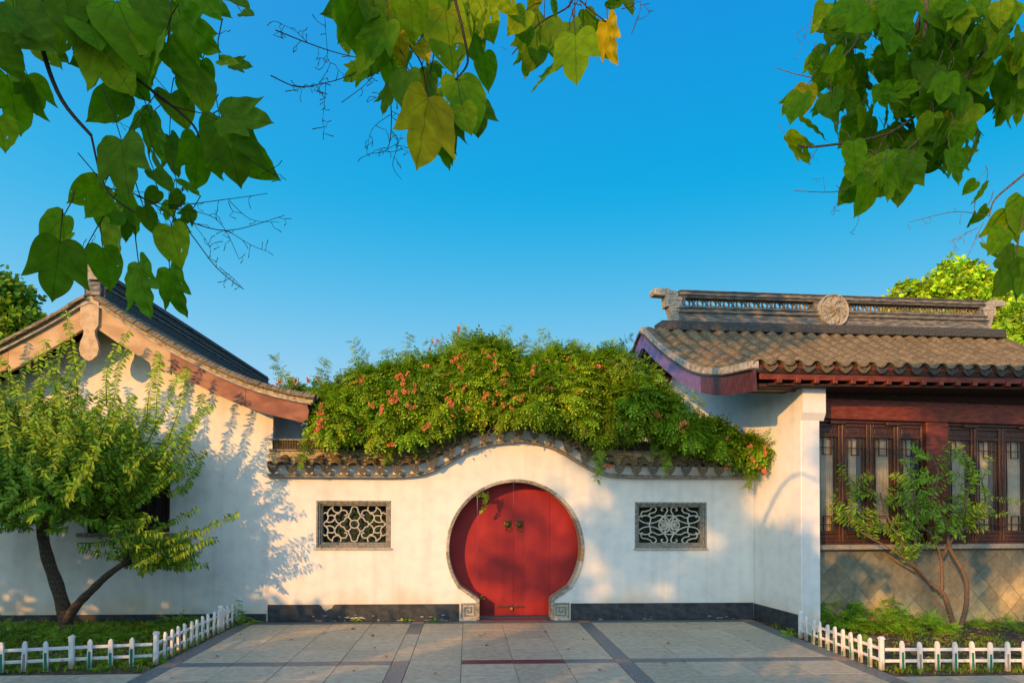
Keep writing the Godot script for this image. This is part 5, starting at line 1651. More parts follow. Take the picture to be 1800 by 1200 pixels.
	for q in [[-3.28, 3.0, 0.05, 0.55], [-2.0, 2.95, 0.2, 0.4], [1.25, 2.85, 0.3, 0.62], [2.5, 2.9, -0.2, 0.5], [3.85, 2.6, 0.1, 0.4]]:
		shoots.append([Vector3(q[0], q[1], 0.33), Vector3(q[2], -0.9, 0.15), q[3]])
	for q in shoots:
		var p := []
		var at: Vector3 = q[0]
		var d: Vector3 = q[1].normalized()
		var n := 7
		for k in n + 1:
			p.append(at + o)
			if k > 0:
				for sd in [-1.0, 1.0, 0.0, 0.0]:
					var side: Vector3 = d.cross(Vector3(0.2, 0.3, 1)).normalized() * sd if sd != 0.0 else Vector3(rng.randfn(0, 0.6), rng.randfn(-0.2, 0.4), 0.8)
					xf.append(aim(at + o, side + d * 0.5 + Vector3(0, -0.25, rng.randfn(0.2, 0.35)), Vector3(rng.randfn(0, 0.7), rng.randfn(0.5, 0.5), 0.7), rng.randf_range(0.10, 0.19) * (1.2 - 0.08 * k)))
					cols.append(green(0.9, 0.2 + 0.5 * rng.randf()))
			at += d * (q[2] / n)
			d = (d + Vector3(rng.randfn(0, 0.12), -0.05, rng.randfn(0, 0.1))).normalized()
		stems.tube(p, [0.008, 0.007, 0.006, 0.005, 0.003], 4)
	multi("foliage", S.feather, M.leaf, xf, cols, v)
	kind(obj("shoots", stems, M.bark_warm, v), "stuff")
	# bare woody stems along the coping
	for q in [[-3.8, -2.0, 0.30], [-2.2, 0.3, 0.33], [0.2, 2.0, 0.35], [1.7, 4.0, 0.27]]:
		var b := Mb.new()
		var p := []
		for k in 9:
			var x := lerpf(q[0], q[1], k / 8.0)
			p.append(Vector3(x, coping_line(x) + q[2] + 0.02 * sin(k * 2.1), 0.20 + 0.02 * sin(k * 1.3)) + o)
		b.tube(spline(p, 3), [0.011], 5)
		obj("stem", b, M.bark_warm, v)
	for q in [[-3.1, 3.4], [-1.2, 3.3], [0.4, 3.5], [1.6, 3.4], [2.9, 3.0]]:
		var b := Mb.new()
		b.tube(spline([Vector3(q[0] + 0.2, 2.2, -0.5) + o, Vector3(q[0], 2.8, -0.42) + o, Vector3(q[0] + 0.15, q[1], -0.3) + o, Vector3(q[0] - 0.2, q[1] + 0.6, -0.35) + o], 4), [0.03, 0.02], 6)
		obj("trunk", b, M.bark_warm, v)
	# flower clusters
	var kinds := []
	for k in 4:
		var b := Mb.new()
		for i in 2 + k:
			var d := Vector3(rng.randfn(0, 0.7), rng.randfn(0.1, 0.6), 0.8).normalized()
			var t := aim(Vector3(rng.randfn(0, 0.03), rng.randfn(0, 0.03), rng.randfn(0, 0.012)), d, Vector3.UP)
			var ln := rng.randf_range(0.05, 0.065)
			var rings := []
			for q in [[0.0, 0.005], [0.4, 0.010], [0.85, 0.015], [1.0, 0.019]]:
				var ring := []
				for a in 7: ring.append(t * Vector3(cos(TAU * a / 7) * q[1], q[0] * ln, sin(TAU * a / 7) * q[1]))
				rings.append(ring)
			b.loft(rings, false)
			for a in 5:
				var e := Vector3(cos(TAU * a / 5), 0, sin(TAU * a / 5))
				var e2 := Vector3(-e.z, 0, e.x)
				b.quad(t * (Vector3(0, ln * 0.9, 0) + e * 0.012 - e2 * 0.006), t * (Vector3(0, ln * 1.05, 0) + e * 0.026 - e2 * 0.017), t * (Vector3(0, ln * 0.98, 0) + e * 0.038), t * (Vector3(0, ln * 1.05, 0) + e * 0.026 + e2 * 0.017))
		kinds.append(make_mesh(b))
	var spots := [[-3.95, 3.93], [-3.75, 3.98], [-3.5, 4.0], [-0.95, 4.75], [-1.32, 4.6], [-1.45, 4.5], [-0.55, 4.5], [-3.0, 3.1], [-1.95, 2.82], [-0.5, 3.2], [0.3, 3.25], [3.75, 2.62], [3.86, 2.5], [3.95, 2.45], [3.5, 2.75], [3.7, 2.78], [3.88, 2.7], [3.3, 2.5], [1.42, 2.5], [1.0, 3.0]]
	for i in 104:
		var x: float
		var y: float
		if i < spots.size():
			x = spots[i][0]; y = spots[i][1]
		else:
			x = clampf(rng.randfn(-0.6, 1.5), -3.0, 3.9)
			y = lerpf(table(x, VBX, VB), table(x, VX, VT), rng.randf_range(0.02, 0.95))
		var z: float = front.call(x, y) + (0.35 if x > -3.05 else -0.2)
		if i >= spots.size() and y > table(x, VX, VT) - 0.2: z -= 0.12
		put("flower", kinds[rng.randi() % 4], M.flower, v, Transform3D(Basis(Vector3.BACK, rng.randf() * TAU).scaled(Vector3.ONE * rng.randf_range(0.65, 0.95)), Vector3(x, y, z) + o))
	for i in 18:
		var x := rng.randfn(-0.4, 1.3)
		var y := lerpf(table(x, VBX, VB), table(x, VX, VT), rng.randf_range(0.3, 0.8))
		var b := Mb.new()
		var at := Vector3(x, y, front.call(x, y) + 0.28) + o
		b.tube([at, at + Vector3(0.003, -0.06, 0.01), at + Vector3(0.006, -0.13, 0.0)], [0.004, 0.0075, 0.002], 5)
		obj("seed_pod", b, M.pod, v)
	# the small plant rooted in the gate's ring
	var g := node("wall_sapling", self, Vector3(-0.66, 2.02, -0.06))
	tag(g, "small leafy sapling rooted in the upper left of the round gate's ring", "sapling")
	var b := Mb.new()
	b.tube([Vector3.ZERO, Vector3(0.06, 0.03, 0.03), Vector3(0.13, -0.02, 0.05), Vector3(0.17, -0.12, 0.06), Vector3(0.12, -0.22, 0.06)], [0.006, 0.005, 0.003], 5)
	b.tube([Vector3(0.13, -0.02, 0.05), Vector3(0.2, 0.03, 0.06)], [0.003], 4)
	obj("stem", b, M.twig, g)
	xf = []
	cols = []
	for i in 30:
		var k := i / 29.0
		var at := Vector3(0.04 + 0.15 * sin(k * 2.6), 0.04 - 0.27 * k * k, 0.05)
		if i % 5 == 0: at = Vector3(0.2, 0.03, 0.06)
		xf.append(aim(at, Vector3(rng.randfn(0, 1), rng.randfn(-0.5, 0.6), 0.4), Vector3(rng.randfn(0, 0.5), 0.5, 1), rng.randf_range(0.045, 0.075)))
		cols.append(green(0.8, 0.9))
	multi("foliage", S.broad, M.leaf, xf, cols, g)

# leaves along a twig
func dress(xf: Array, cols: Array, p: Array, gap: float, size: float, k: float, droop: float, warm: float, start := 0.0) -> void:
	var side := 1.0
	var along := 0.0
	for i in p.size() - 1:
		var a: Vector3 = p[i]
		var d: Vector3 = p[i + 1] - a
		var l := d.length()
		d = d / maxf(l, 0.0001)
		while along < l:
			var r := d.cross(Vector3(rng.randfn(0, 0.4), 0.4, 1)).normalized() * side
			side = -side
			if start <= 0.0:
				xf.append(aim(a + d * along, (r + d * rng.randf_range(0.1, 0.7) + Vector3(0, -droop, rng.randfn(0.1, 0.35))), Vector3(rng.randfn(0, 0.55), rng.randf_range(0.1, 0.7), 0.9) - r * 0.2, size * rng.randf_range(0.7, 1.2)))
				cols.append(green(k, warm * rng.randf()))
			start -= gap
			along += gap * rng.randf_range(0.7, 1.3)
		along -= l

func garden_tree() -> void:
	var t := node("garden_tree", self, Vector3(-6.45, 0, 1.0))
	tag(t, "leafy tree with long upright shoots and forked trunk in front of the gable house", "tree")
	var o := -t.position
	var trunk := spline([Vector3(-6.45, -0.05, 1.0), Vector3(-6.50, 0.3, 1.0), Vector3(-6.60, 0.7, 1.02), Vector3(-6.74, 1.1, 1.02), Vector3(-6.83, 1.5, 1.0), Vector3(-6.82, 1.9, 0.98)], 4)
	var limb := spline([Vector3(-6.47, 0.18, 1.03), Vector3(-6.30, 0.42, 1.08), Vector3(-6.05, 0.66, 1.14), Vector3(-5.80, 0.88, 1.2), Vector3(-5.45, 1.12, 1.25)], 4)
	var off := func(p: Array) -> Array:
		var out := []
		for q in p: out.append(q + o)
		return out
	var b := Mb.new()
	var rr := []
	for i in trunk.size(): rr.append(lerpf(0.105, 0.062, float(i) / trunk.size()) * (1.35 if i == 0 else 1.12 if i == 1 else 1.0) * (1.0 + 0.06 * sin(i * 1.7)))
	b.tube(off.call(trunk), rr, 12)
	obj("trunk", b, M.bark, t, true)
	b = Mb.new()
	rr = []
	for i in limb.size(): rr.append(lerpf(0.07, 0.034, float(i) / limb.size()) * (1.0 + 0.06 * sin(i * 2.3)))
	b.tube(off.call(limb), rr, 10)
	obj("limb", b, M.bark, t, true)
	var tips := []
	for q in [[Vector3(-7.5, 2.3, 0.9), 0.045], [Vector3(-7.9, 1.9, 1.4), 0.04], [Vector3(-6.9, 2.7, 1.2), 0.045], [Vector3(-6.3, 2.5, 0.8), 0.045], [Vector3(-5.9, 2.2, 1.4), 0.04], [Vector3(-5.5, 1.9, 0.9), 0.035], [Vector3(-7.3, 2.6, 1.7), 0.035], [Vector3(-6.2, 2.0, 1.9), 0.035]]:
		var p := spline([Vector3(-6.82, 1.85, 0.98), Vector3(-6.82, 1.85, 0.98).lerp(q[0], 0.5) + Vector3(0, -0.12, 0.05), q[0]], 4)
		b = Mb.new()
		b.tube(off.call(p), [0.06, 0.055, 0.05, q[1], q[1], 0.03, 0.025, 0.02, 0.018], 7)
		obj("limb", b, M.bark, t, true)
		tips.append(p)
	tips.append(limb)
	var low := []
	for q in [Vector3(-4.95, 1.28, 1.3), Vector3(-5.0, 1.05, 1.0), Vector3(-5.3, 1.45, 1.5)]:
		var p := spline([limb[limb.size() - 3], limb[limb.size() - 1].lerp(q, 0.5), q], 3)
		b = Mb.new()
		b.tube(off.call(p), [0.03, 0.02, 0.014, 0.01], 6)
		obj("limb", b, M.bark, t, true)
		low.append(p)
	var xf := []
	var cols := []
	var tw := Mb.new()
	var grow := func(a: Vector3, d: Vector3, l: float, r: float, k: float) -> void:
		var p := []
		var at := a
		var n := 7
		d = d.normalized()
		for i in n + 1:
			p.append(at + o)
			at += d * l / n
			d = (d + Vector3(rng.randfn(0.015, 0.10), 0.01, rng.randfn(0, 0.10))).normalized()
		tw.tube(p, [r, r * 0.8, r * 0.6, r * 0.4, r * 0.25], 4)
		dress(xf, cols, p, 0.0165, 0.088, k, 0.85, 0.9)
	# upright shoots: [root x, root y, lean, length]
	for q in [[-6.25, 3.2, -0.03, 1.35], [-6.0, 3.0, 0.08, 1.2], [-5.75, 3.2, 0.05, 1.15], [-5.55, 3.0, 0.12, 1.15], [-5.25, 2.9, 0.16, 1.1], [-5.0, 2.75, 0.30, 1.1], [-4.85, 2.6, 0.55, 0.95], [-6.6, 3.2, -0.05, 1.0], [-6.9, 3.1, 0.0, 0.95], [-7.2, 3.0, -0.05, 0.9], [-7.5, 3.2, -0.1, 1.0], [-7.75, 3.3, 0.0, 1.1], [-5.35, 2.6, 0.55, 1.3], [-5.1, 2.4, 0.75, 1.2], [-5.0, 2.2, 0.95, 0.9], [-6.4, 2.9, 0.1, 1.25]]:
		grow.call(Vector3(q[0], q[1], rng.randf_range(0.7, 1.5)), Vector3(q[2], 1.0, rng.randf_range(-0.1, 0.2)), q[3], 0.009, 1.1)
	for q in [[-5.0, 1.2, 1.6, 1.0, 1.2], [-4.95, 1.1, 1.4, 0.55, 0.75], [-5.2, 1.3, 1.5, 0.45, 0.8], [-5.4, 1.25, -0.4, 0.6, 0.7], [-5.1, 1.0, 1.0, 0.0, 0.5], [-5.6, 1.1, -1.0, 0.25, 0.6], [-5.3, 1.5, 1.3, 0.7, 0.7], [-5.5, 1.2, 0.6, -0.25, 0.5]]:
		grow.call(Vector3(q[0], q[1], rng.randf_range(1.0, 1.4)), Vector3(q[2], q[3], rng.randf_range(-0.2, 0.3)), q[4], 0.008, 0.95)
	for i in 900:
		var p: Array = tips[rng.randi() % 8]
		var a: Vector3 = p[rng.randi_range(3, p.size() - 1)] + Vector3(rng.randfn(0, 0.34), rng.randfn(0.1, 0.3), rng.randfn(0, 0.25))
		var rad := (a - Vector3(-6.6, 1.6, 1.05)).normalized()
		var d := rad * 0.75 + Vector3(rng.randfn(0, 0.4), 0.42 + rng.randfn(0, 0.3), rng.randfn(0.05, 0.35))
		var l := rng.randf_range(0.35, 0.95)
		var e := a + d.normalized() * l
		if e.x > -4.7 or e.y < 1.25 or e.y > 4.25 or (e.y > 3.5 and rng.randf() < 0.6) or a.y < 1.5: continue
		if e.x > -5.6 + (e.y - 1.6) * 0.45 and e.y < 2.2: continue
		grow.call(a, d, l, 0.007, 0.95)
	for i in 80:
		var p: Array = low[rng.randi() % 3]
		var a: Vector3 = p[rng.randi_range(2, p.size() - 1)] + Vector3(rng.randfn(-0.1, 0.15), rng.randfn(0, 0.08), rng.randfn(0, 0.15))
		grow.call(a, Vector3(rng.randfn(0.3, 0.8), rng.randfn(0.15, 0.3), rng.randfn(0, 0.5)), rng.randf_range(0.2, 0.5), 0.005, 0.85)
	multi("foliage", S.lance, M.leaf, xf, cols, t)
	kind(obj("twigs", tw, M.twig, t), "stuff")

func shrub_tree() -> void:
	var t := node("shrub_tree", self, Vector3(6.80, 0, 0.95))
	tag(t, "small many-stemmed tree with sparse fresh leaves before the lattice windows", "tree")
	var o := -t.position
	var xf := []
	var cols := []
	var tw := Mb.new()
	var stems := [
		[[6.82, -0.05, 0.95], [6.68, 0.42, 0.95], [6.60, 0.55, 0.95], [6.22, 0.85, 0.98], [5.95, 1.3, 1.0], [5.72, 1.75, 0.95], [5.62, 2.1, 0.95]],
		[[6.60, 0.5, 0.95], [6.62, 1.0, 0.93], [6.50, 1.4, 0.92], [6.28, 1.65, 0.9], [6.22, 2.15, 0.88], [6.05, 2.6, 0.9]],
		[[6.86, -0.05, 0.98], [6.98, 0.35, 0.98], [6.95, 0.8, 1.0], [6.70, 1.25, 1.0], [6.66, 1.6, 1.0], [6.42, 1.9, 1.0], [6.52, 2.4, 1.02], [6.36, 2.75, 1.0]],
		[[6.66, 1.2, 0.95], [6.95, 1.5, 0.9], [7.22, 1.62, 0.88], [7.38, 1.95, 0.9], [7.3, 2.35, 0.9]],
		[[6.62, 1.1, 0.95], [6.85, 1.65, 1.05], [6.95, 2.2, 1.1], [7.0, 2.6, 1.05]],
		[[6.22, 0.85, 0.98], [5.85, 1.1, 0.8], [5.45, 1.5, 0.75], [5.2, 1.9, 0.8], [5.18, 2.2, 0.8]],
		[[6.1, 1.1, 1.0], [6.05, 1.7, 1.2], [5.95, 2.3, 1.2]],
		[[6.45, 0.62, 0.95], [6.05, 0.95, 1.15], [5.6, 1.25, 1.2], [5.15, 1.5, 1.2], [4.95, 1.75, 1.2]]]
	for k in stems.size():
		var p := []
		for q in stems[k]: p.append(Vector3(q[0], q[1], q[2]))
		var sp := spline(p, 4)
		var rr := []
		var r0: float = [0.042, 0.027, 0.04, 0.024, 0.022, 0.02, 0.018, 0.018][k]
		var pp := []
		for i in sp.size():
			rr.append(lerpf(r0, 0.009, float(i) / sp.size()))
			pp.append(sp[i] + o)
		var b := Mb.new()
		b.tube(pp, rr, 8)
		obj("stem", b, M.bark_warm, t, true)
		for i in 17:
			var f := 0.35 + 0.65 * rng.randf()
			if k in [0, 2] and f < 0.5: f = 0.6
			var a: Vector3 = sp[int(f * (sp.size() - 1))]
			var d := Vector3(rng.randfn(0, 0.8), rng.randfn(0.45, 0.45), rng.randfn(0.1, 0.5))
			var l := rng.randf_range(0.2, 0.52)
			var tp := []
			var at := a
			d = d.normalized()
			for j in 6:
				tp.append(at + o)
				at += d * l / 5.0
				d = (d + Vector3(rng.randfn(0, 0.1), 0.03, rng.randfn(0, 0.1))).normalized()
			if at.y < 1.15 or at.y > 2.95: continue
			tw.tube(tp, [0.006, 0.005, 0.003, 0.002], 4)
			dress(xf, cols, tp, 0.020, 0.085, 1.0 if a.x > 5.9 else 0.85, 0.35, 0.9 if a.x > 6.0 else 0.3, 0.04)
	multi("foliage", S.lance, M.leaf, xf, cols, t)
	kind(obj("twigs", tw, M.bark_warm, t), "stuff")

func leafy_clump(called: String, at: Vector3, r: Vector3, n: int, size: float, k: float, warm: float, mesh: Mesh, label: String, cat: String, group := "") -> void:
	var c := node(called, self, at)
	tag(c, label, cat, group)
	var xf := []
	var cols := []
	var b := Mb.new()
	for i in n:
		var a := rng.randf() * TAU
		var q := Vector3(cos(a) * sqrt(rng.randf()), 0, sin(a) * sqrt(rng.randf()))
		var top := r.y * (1.0 - 0.75 * q.length_squared()) * (0.75 + 0.35 * sin(q.x * 7.0 + q.z * 4.0 + at.x))
		var p := Vector3(q.x * r.x, maxf(0.02, top * sqrt(rng.randf())), q.z * r.z)
		xf.append(aim(p, Vector3(q.x + rng.randfn(0, 0.6), rng.randf_range(-0.2, 0.6), q.z + rng.randfn(0, 0.6) + 0.2), Vector3(rng.randfn(0, 0.4), 1, 0.5), size * rng.randf_range(0.7, 1.25)))
		cols.append(green(k, warm * rng.randf()))
		if i % 12 == 0: b.tube([Vector3(p.x * 0.6, -0.02, p.z * 0.6), p], [0.004, 0.002], 4)
	multi("foliage", mesh, M.leaf, xf, cols, c)
	kind(obj("stems", b, M.pod, c), "stuff")

func beds() -> void:
	# soil
	var b := Mb.new()
	for q in [[-14.0, -4.345, -0.02, 3.34], [3.955, 12.0, -0.2, 3.84]]:
		var n := 26
		for i in n:
			for j in 12:
				var f := func(u: float, w: float) -> Vector3:
					var x := lerpf(q[0], q[1], u)
					var z := lerpf(q[2], q[3], w)
					return Vector3(x, -0.012 + 0.03 * sin(u * PI) * sin(w * PI) + 0.008 * sin(x * 3.0 + z * 5.0), z)
				b.quad(f.call(float(i) / n, (j + 1) / 12.0), f.call(float(i + 1) / n, (j + 1) / 12.0), f.call(float(i + 1) / n, j / 12.0), f.call(float(i) / n, j / 12.0))
	var s := Mb.new()
	for i in range(0, b.v.size(), 3): s.tri(b.v[i], b.v[i + 2], b.v[i + 1])
	kind(obj("bed_soil", s, M.soil, self, true), "structure")
	# grass
	var xf := []
	var cols := []
	for i in 15000:
		var left := rng.randf() < 0.6
		var x := rng.randf_range(-9.0, -4.36) if left else rng.randf_range(3.98, 8.2)
		var z := rng.randf_range(0.0, 3.3) if left else rng.randf_range(0.2, 3.8)
		var patch := sin(x * 1.9 + z * 1.3) + sin(x * 0.8 - z * 2.6 + 2.0)
		if not left:
			if z < 3.2 and patch < 0.9 and rng.randf() < 0.85: continue
		elif patch < -0.3 and rng.randf() < 0.5: continue
		if left and z > 2.95 + (-4.4 - x) * 0.21 and rng.randf() < 0.5: continue
		var hgt := rng.randf_range(0.03, 0.075) * (1.0 if left else 0.85)
		xf.append(Transform3D(Basis(Vector3.UP, rng.randf() * TAU).scaled(Vector3(hgt * 1.6, hgt, hgt * 1.6)), Vector3(x, 0.0, z)))
		cols.append(green(0.85, rng.randf() * 1.2))
	var g := multi("grass", S.tuft, M.leaf, xf, cols)
	tag(g, "short rough grass growing in the two garden beds", "grass")
	# dead leaves
	xf = []
	cols = []
	for i in 1560:
		var left := rng.randf() < 0.25
		var x := rng.randf_range(-8.5, -4.4) if left else rng.randf_range(4.2, 8.0)
		var z := rng.randf_range(0.2, 3.1) if left else rng.randf_range(1.0, 3.5)
		if i >= 1500:
			x = rng.randf_range(-4.2, 3.8)
			z = 0.1 + 4.0 * pow(rng.randf(), 2.0)
		xf.append(aim(Vector3(x, 0.022 if i < 1500 else 0.012, z), Vector3(rng.randfn(), 0.1, rng.randfn()), Vector3(rng.randfn(0, 0.3), 1, rng.randfn(0, 0.3)), rng.randf_range(0.03, 0.07)))
		cols.append(Color(0.16, 0.09, 0.04).lerp(Color(0.30, 0.20, 0.11), rng.randf()))
	g = multi("fallen_leaves", S.broad, M.litter, xf, cols)
	tag(g, "brown fallen leaves lying on the soil of the garden beds", "leaves")
	# low plants of the right bed
	leafy_clump("low_bush", Vector3(4.95, 0, 0.95), Vector3(0.45, 0.50, 0.42), 460, 0.15, 1.0, 0.2, S.feather, "dark green low bush against the white pier, behind the fence post", "bush", "low bushes along the tiled wall")
	leafy_clump("low_bush", Vector3(5.55, 0, 0.95), Vector3(0.58, 0.48, 0.45), 600, 0.15, 1.05, 0.3, S.feather, "widest low bush, between the pier bush and the yellow green one", "bush", "low bushes along the tiled wall")
	leafy_clump("low_bush", Vector3(6.15, 0, 1.15), Vector3(0.48, 0.30, 0.40), 420, 0.14, 1.25, 1.2, S.feather, "yellow green low bush beside the foot of the many-stemmed tree", "bush", "low bushes along the tiled wall")
	leafy_clump("low_bush", Vector3(7.6, 0, 1.0), Vector3(0.5, 0.16, 0.4), 200, 0.13, 1.0, 0.6, S.feather, "thin low growth right of the many-stemmed tree", "bush", "low bushes along the tiled wall")
	leafy_clump("weed", Vector3(4.42, 0, 2.35), Vector3(0.16, 0.24, 0.2), 60, 0.10, 1.1, 0.8, S.feather, "weed growing through the right fence, next to its far end", "weed")
	leafy_clump("weed", Vector3(3.96, 0, 1.52), Vector3(0.16, 0.12, 0.12), 40, 0.09, 1.1, 0.8, S.feather, "weed at the foot of the side wall by the far fence post", "weed")
	# left bed
	leafy_clump("ground_plant", Vector3(-5.0, 0, 0.35), Vector3(0.55, 0.16, 0.22), 160, 0.16, 0.8, 0.2, S.feather, "spreading fern-like plant by the dark wall foot near the fence", "plant")
	leafy_clump("ground_plant", Vector3(-6.0, 0, 1.3), Vector3(0.6, 0.22, 0.4), 330, 0.12, 0.85, 0.2, S.feather, "low leafy plant right of the forked trunk", "plant")
	leafy_clump("ground_plant", Vector3(-7.2, 0, 1.2), Vector3(0.7, 0.26, 0.4), 380, 0.12, 0.8, 0.2, S.feather, "low leafy plant left of the forked trunk", "plant")
	leafy_clump("ground_plant", Vector3(-8.2, 0, 0.9), Vector3(0.6, 0.28, 0.4), 260, 0.12, 0.75, 0.2, S.feather, "low leafy plant at the left edge of the bed", "plant")
	leafy_clump("weed", Vector3(-4.42, 0, 0.25), Vector3(0.14, 0.55, 0.14), 70, 0.10, 0.95, 0.3, S.feather, "tall weed at the fence end against the white wall", "weed")
	leafy_clump("weed", Vector3(-4.18, 0, 0.16), Vector3(0.14, 0.10, 0.1), 40, 0.09, 1.0, 0.3, S.feather, "small weed between the fence end and the dark wall foot", "weed")
	leafy_clump("weed", Vector3(-4.5, 0, 2.83), Vector3(0.14, 0.12, 0.1), 40, 0.10, 1.0, 0.3, S.feather, "weed at the foot of the left fence's corner post", "weed")
	for q in [[-2.55, 0.06, "tuft at the wall foot under the left window"], [-1.75, 0.06, "tuft at the wall foot above the left paving band"], [-1.32, 0.07, "tuft at the wall foot beside the left scroll stone"], [-0.57, -0.24, "sprig in the corner of the left gate jamb"]]:
		leafy_clump("weed", Vector3(q[0], 0.30 if q[1] < 0 else 0.0, q[1]), Vector3(0.06, 0.05, 0.04), 22, 0.045, 1.1, 0.7, S.broad, q[2], "weed")

# ---------------------------------------------------------------- trees
func crown(xf: Array, cols: Array, c: Vector3, r: Vector3, n: int, size: float, k: float, warm: float, shell := 0.55) -> void:
	for i in n:
		var d := Vector3(rng.randfn(), rng.randfn(), rng.randfn()).normalized()
		var f := pow(lerpf(shell * shell * shell, 1.0, rng.randf()), 1.0 / 3.0)
		f *= 0.88 + 0.16 * sin(d.x * 6.0 + c.x) * sin(d.y * 7.0 + c.y) + 0.06 * sin(d.z * 13.0)
		xf.append(aim(c + d * r * f, d + Vector3(rng.randfn(0, 0.7), rng.randfn(-0.2, 0.6), rng.randfn(0, 0.7)), d + Vector3(rng.randfn(0, 0.5), 0.5, rng.randfn(0, 0.5)), size * rng.randf_range(0.7, 1.3)))
		cols.append(green(k * (0.8 + 0.25 * sin(d.x * 5.0 + d.z * 4.0 + c.y) * sin(d.y * 6.0)), warm * rng.randf()))

func far_tree(at: Vector3, blobs: Array, size: float, k: float, warm: float, label: String, n: int, trunk_r := 0.22) -> void:
	var t := node("tree", self, at)
	tag(t, label, "tree", "trees beyond the roofs")
	var b := Mb.new()
	var top: Vector3 = blobs[0][0]
	b.tube(spline([Vector3(0, -0.1, 0), Vector3(top.x * 0.2, top.y * 0.4, 0), Vector3(top.x * 0.7, top.y * 0.8, top.z * 0.7), top], 4), [trunk_r, trunk_r * 0.9, trunk_r * 0.8, trunk_r * 0.5, trunk_r * 0.3], 9)
	for q in blobs: b.tube([Vector3(top.x * 0.3, top.y * 0.55, 0), q[0].lerp(Vector3(top.x * 0.3, top.y * 0.55, 0), 0.4) + Vector3(0, 0.3, 0), q[0]], [trunk_r * 0.5, trunk_r * 0.3, 0.03], 6)
	obj("trunk", b, M.bark, t)
	var xf := []
	var cols := []
	var vol := 0.0
	for q in blobs: vol += q[1].x * q[1].y
	for q in blobs: crown(xf, cols, q[0], q[1], int(n * q[1].x * q[1].y / vol), size, k * rng.randf_range(0.85, 1.15), warm)
	multi("crown", S.broad, M.leaf_far, xf, cols, t)

func far_trees() -> void:
	far_tree(Vector3(-16.4, 0, -12.0), [[Vector3(0.0, 8.3, 0), Vector3(1.5, 1.3, 1.5)], [Vector3(1.0, 7.2, 0.3), Vector3(1.3, 1.2, 1.3)], [Vector3(-1.4, 7.4, 0), Vector3(1.5, 1.5, 1.5)], [Vector3(0.2, 6.0, 0.2), Vector3(1.9, 1.3, 1.6)], [Vector3(1.0, 5.4, 0.0), Vector3(1.2, 1.2, 1.2)]], 0.18, 1.0, 0.9, "dense green tree rising behind the left gable", 18000)
	far_tree(Vector3(18.6, 0, -14.5), [[Vector3(0.0, 10.6, 0), Vector3(1.2, 1.2, 1.2)], [Vector3(-1.0, 9.7, 0.3), Vector3(1.3, 1.2, 1.2)], [Vector3(1.2, 10.0, 0), Vector3(1.3, 1.5, 1.3)], [Vector3(0.1, 9.2, 0.8), Vector3(1.6, 1.3, 1.3)], [Vector3(-2.1, 9.9, 0.0), Vector3(0.85, 0.95, 0.9)], [Vector3(-2.5, 9.2, 0.2), Vector3(1.0, 0.8, 1.0)], [Vector3(-3.5, 9.0, 0.2), Vector3(0.5, 0.45, 0.5)], [Vector3(0.5, 7.6, 0.2), Vector3(2.6, 1.5, 1.8)]], 0.18, 1.9, 1.6, "broad sunlit yellow green tree behind the roof ridge", 27000)
	far_tree(Vector3(19.2, 0, -11.5), [[Vector3(0.0, 8.2, 0), Vector3(1.4, 1.3, 1.4)], [Vector3(-0.9, 7.3, 0.2), Vector3(1.2, 1.1, 1.2)], [Vector3(1.4, 7.4, 0), Vector3(1.6, 1.6, 1.4)], [Vector3(0.0, 6.0, 0.2), Vector3(2.0, 1.5, 1.6)]], 0.17, 1.8, 1.3, "rounded bright green tree at the roof's right end", 16000)
	far_tree(Vector3(9.6, 0, -11.8), [[Vector3(0.0, 7.58, 0), Vector3(0.28, 0.28, 0.3)], [Vector3(0.1, 7.0, 0), Vector3(0.8, 0.7, 0.7)]], 0.16, 1.0, 1.3, "treetop just showing over the middle of the roof ridge", 900, 0.12)

func hang_leaves(t: Node, o: Vector3, data: Array, up: float, wood: Mb, more := 0.6, sunlit_share := 0.0, size := 0.92) -> void:
	for i in range(0, data.size(), 7):
		var at := Vector3(data[i], data[i + 1], data[i + 2]) / 1000.0
		var d := Vector3(data[i + 3], data[i + 4], data[i + 5]) / 1000.0
		var l := d.length()
		# the blade turns its face to the light above and to the open side
		var n := Vector3(rng.randfn(0.1, 0.45), rng.randfn(0.1, 0.35), rng.randf_range(0.5, 1.0))
		var k := int(data[i + 6]) + 2 * (rng.randi() % 3)
		var gold := rng.randf() < sunlit_share  # this share of blades takes the painted sunlit yellow
		put("leaf", S.tung[k], M.tung_sunlit if gold else M.tung[rng.randi() % 4], t, aim(at + o, d, n, l * size))
		if rng.randf() < more:
			# a younger leaf behind it
			var at2 := at + Vector3(clampf(rng.randfn(0, 0.25), -0.4, 0.4) * l, rng.randf_range(-0.1, 0.35) * l, -rng.randf_range(0.05, 0.16))
			var d2 := (d.normalized() + Vector3(rng.randfn(0, 0.5), rng.randfn(-0.1, 0.4), rng.randfn(0, 0.3))).normalized()
			put("leaf", S.tung[rng.randi() % 6], M.tung[rng.randi() % 4], t, aim(at2 + o, d2, n + Vector3(rng.randfn(0, 0.3), rng.randfn(0, 0.3), 0), l * rng.randf_range(0.55, 0.85)))
			wood.tube([at2 + o, at2 + o - d2 * l * 0.3 + Vector3(rng.randfn(0, 0.02), 0.03, 0)], [0.0014, 0.0018], 4)
		# its stalk, running back up towards a twig
		var s := Vector3(rng.randfn(0, 0.4), 1.0, rng.randfn(-0.1, 0.4)).normalized() * rng.randf_range(0.08, up)
		wood.tube([at + o, at + o - d * 0.12 + s * 0.45, at + o + s], [0.0016, 0.0019, 0.002], 4)

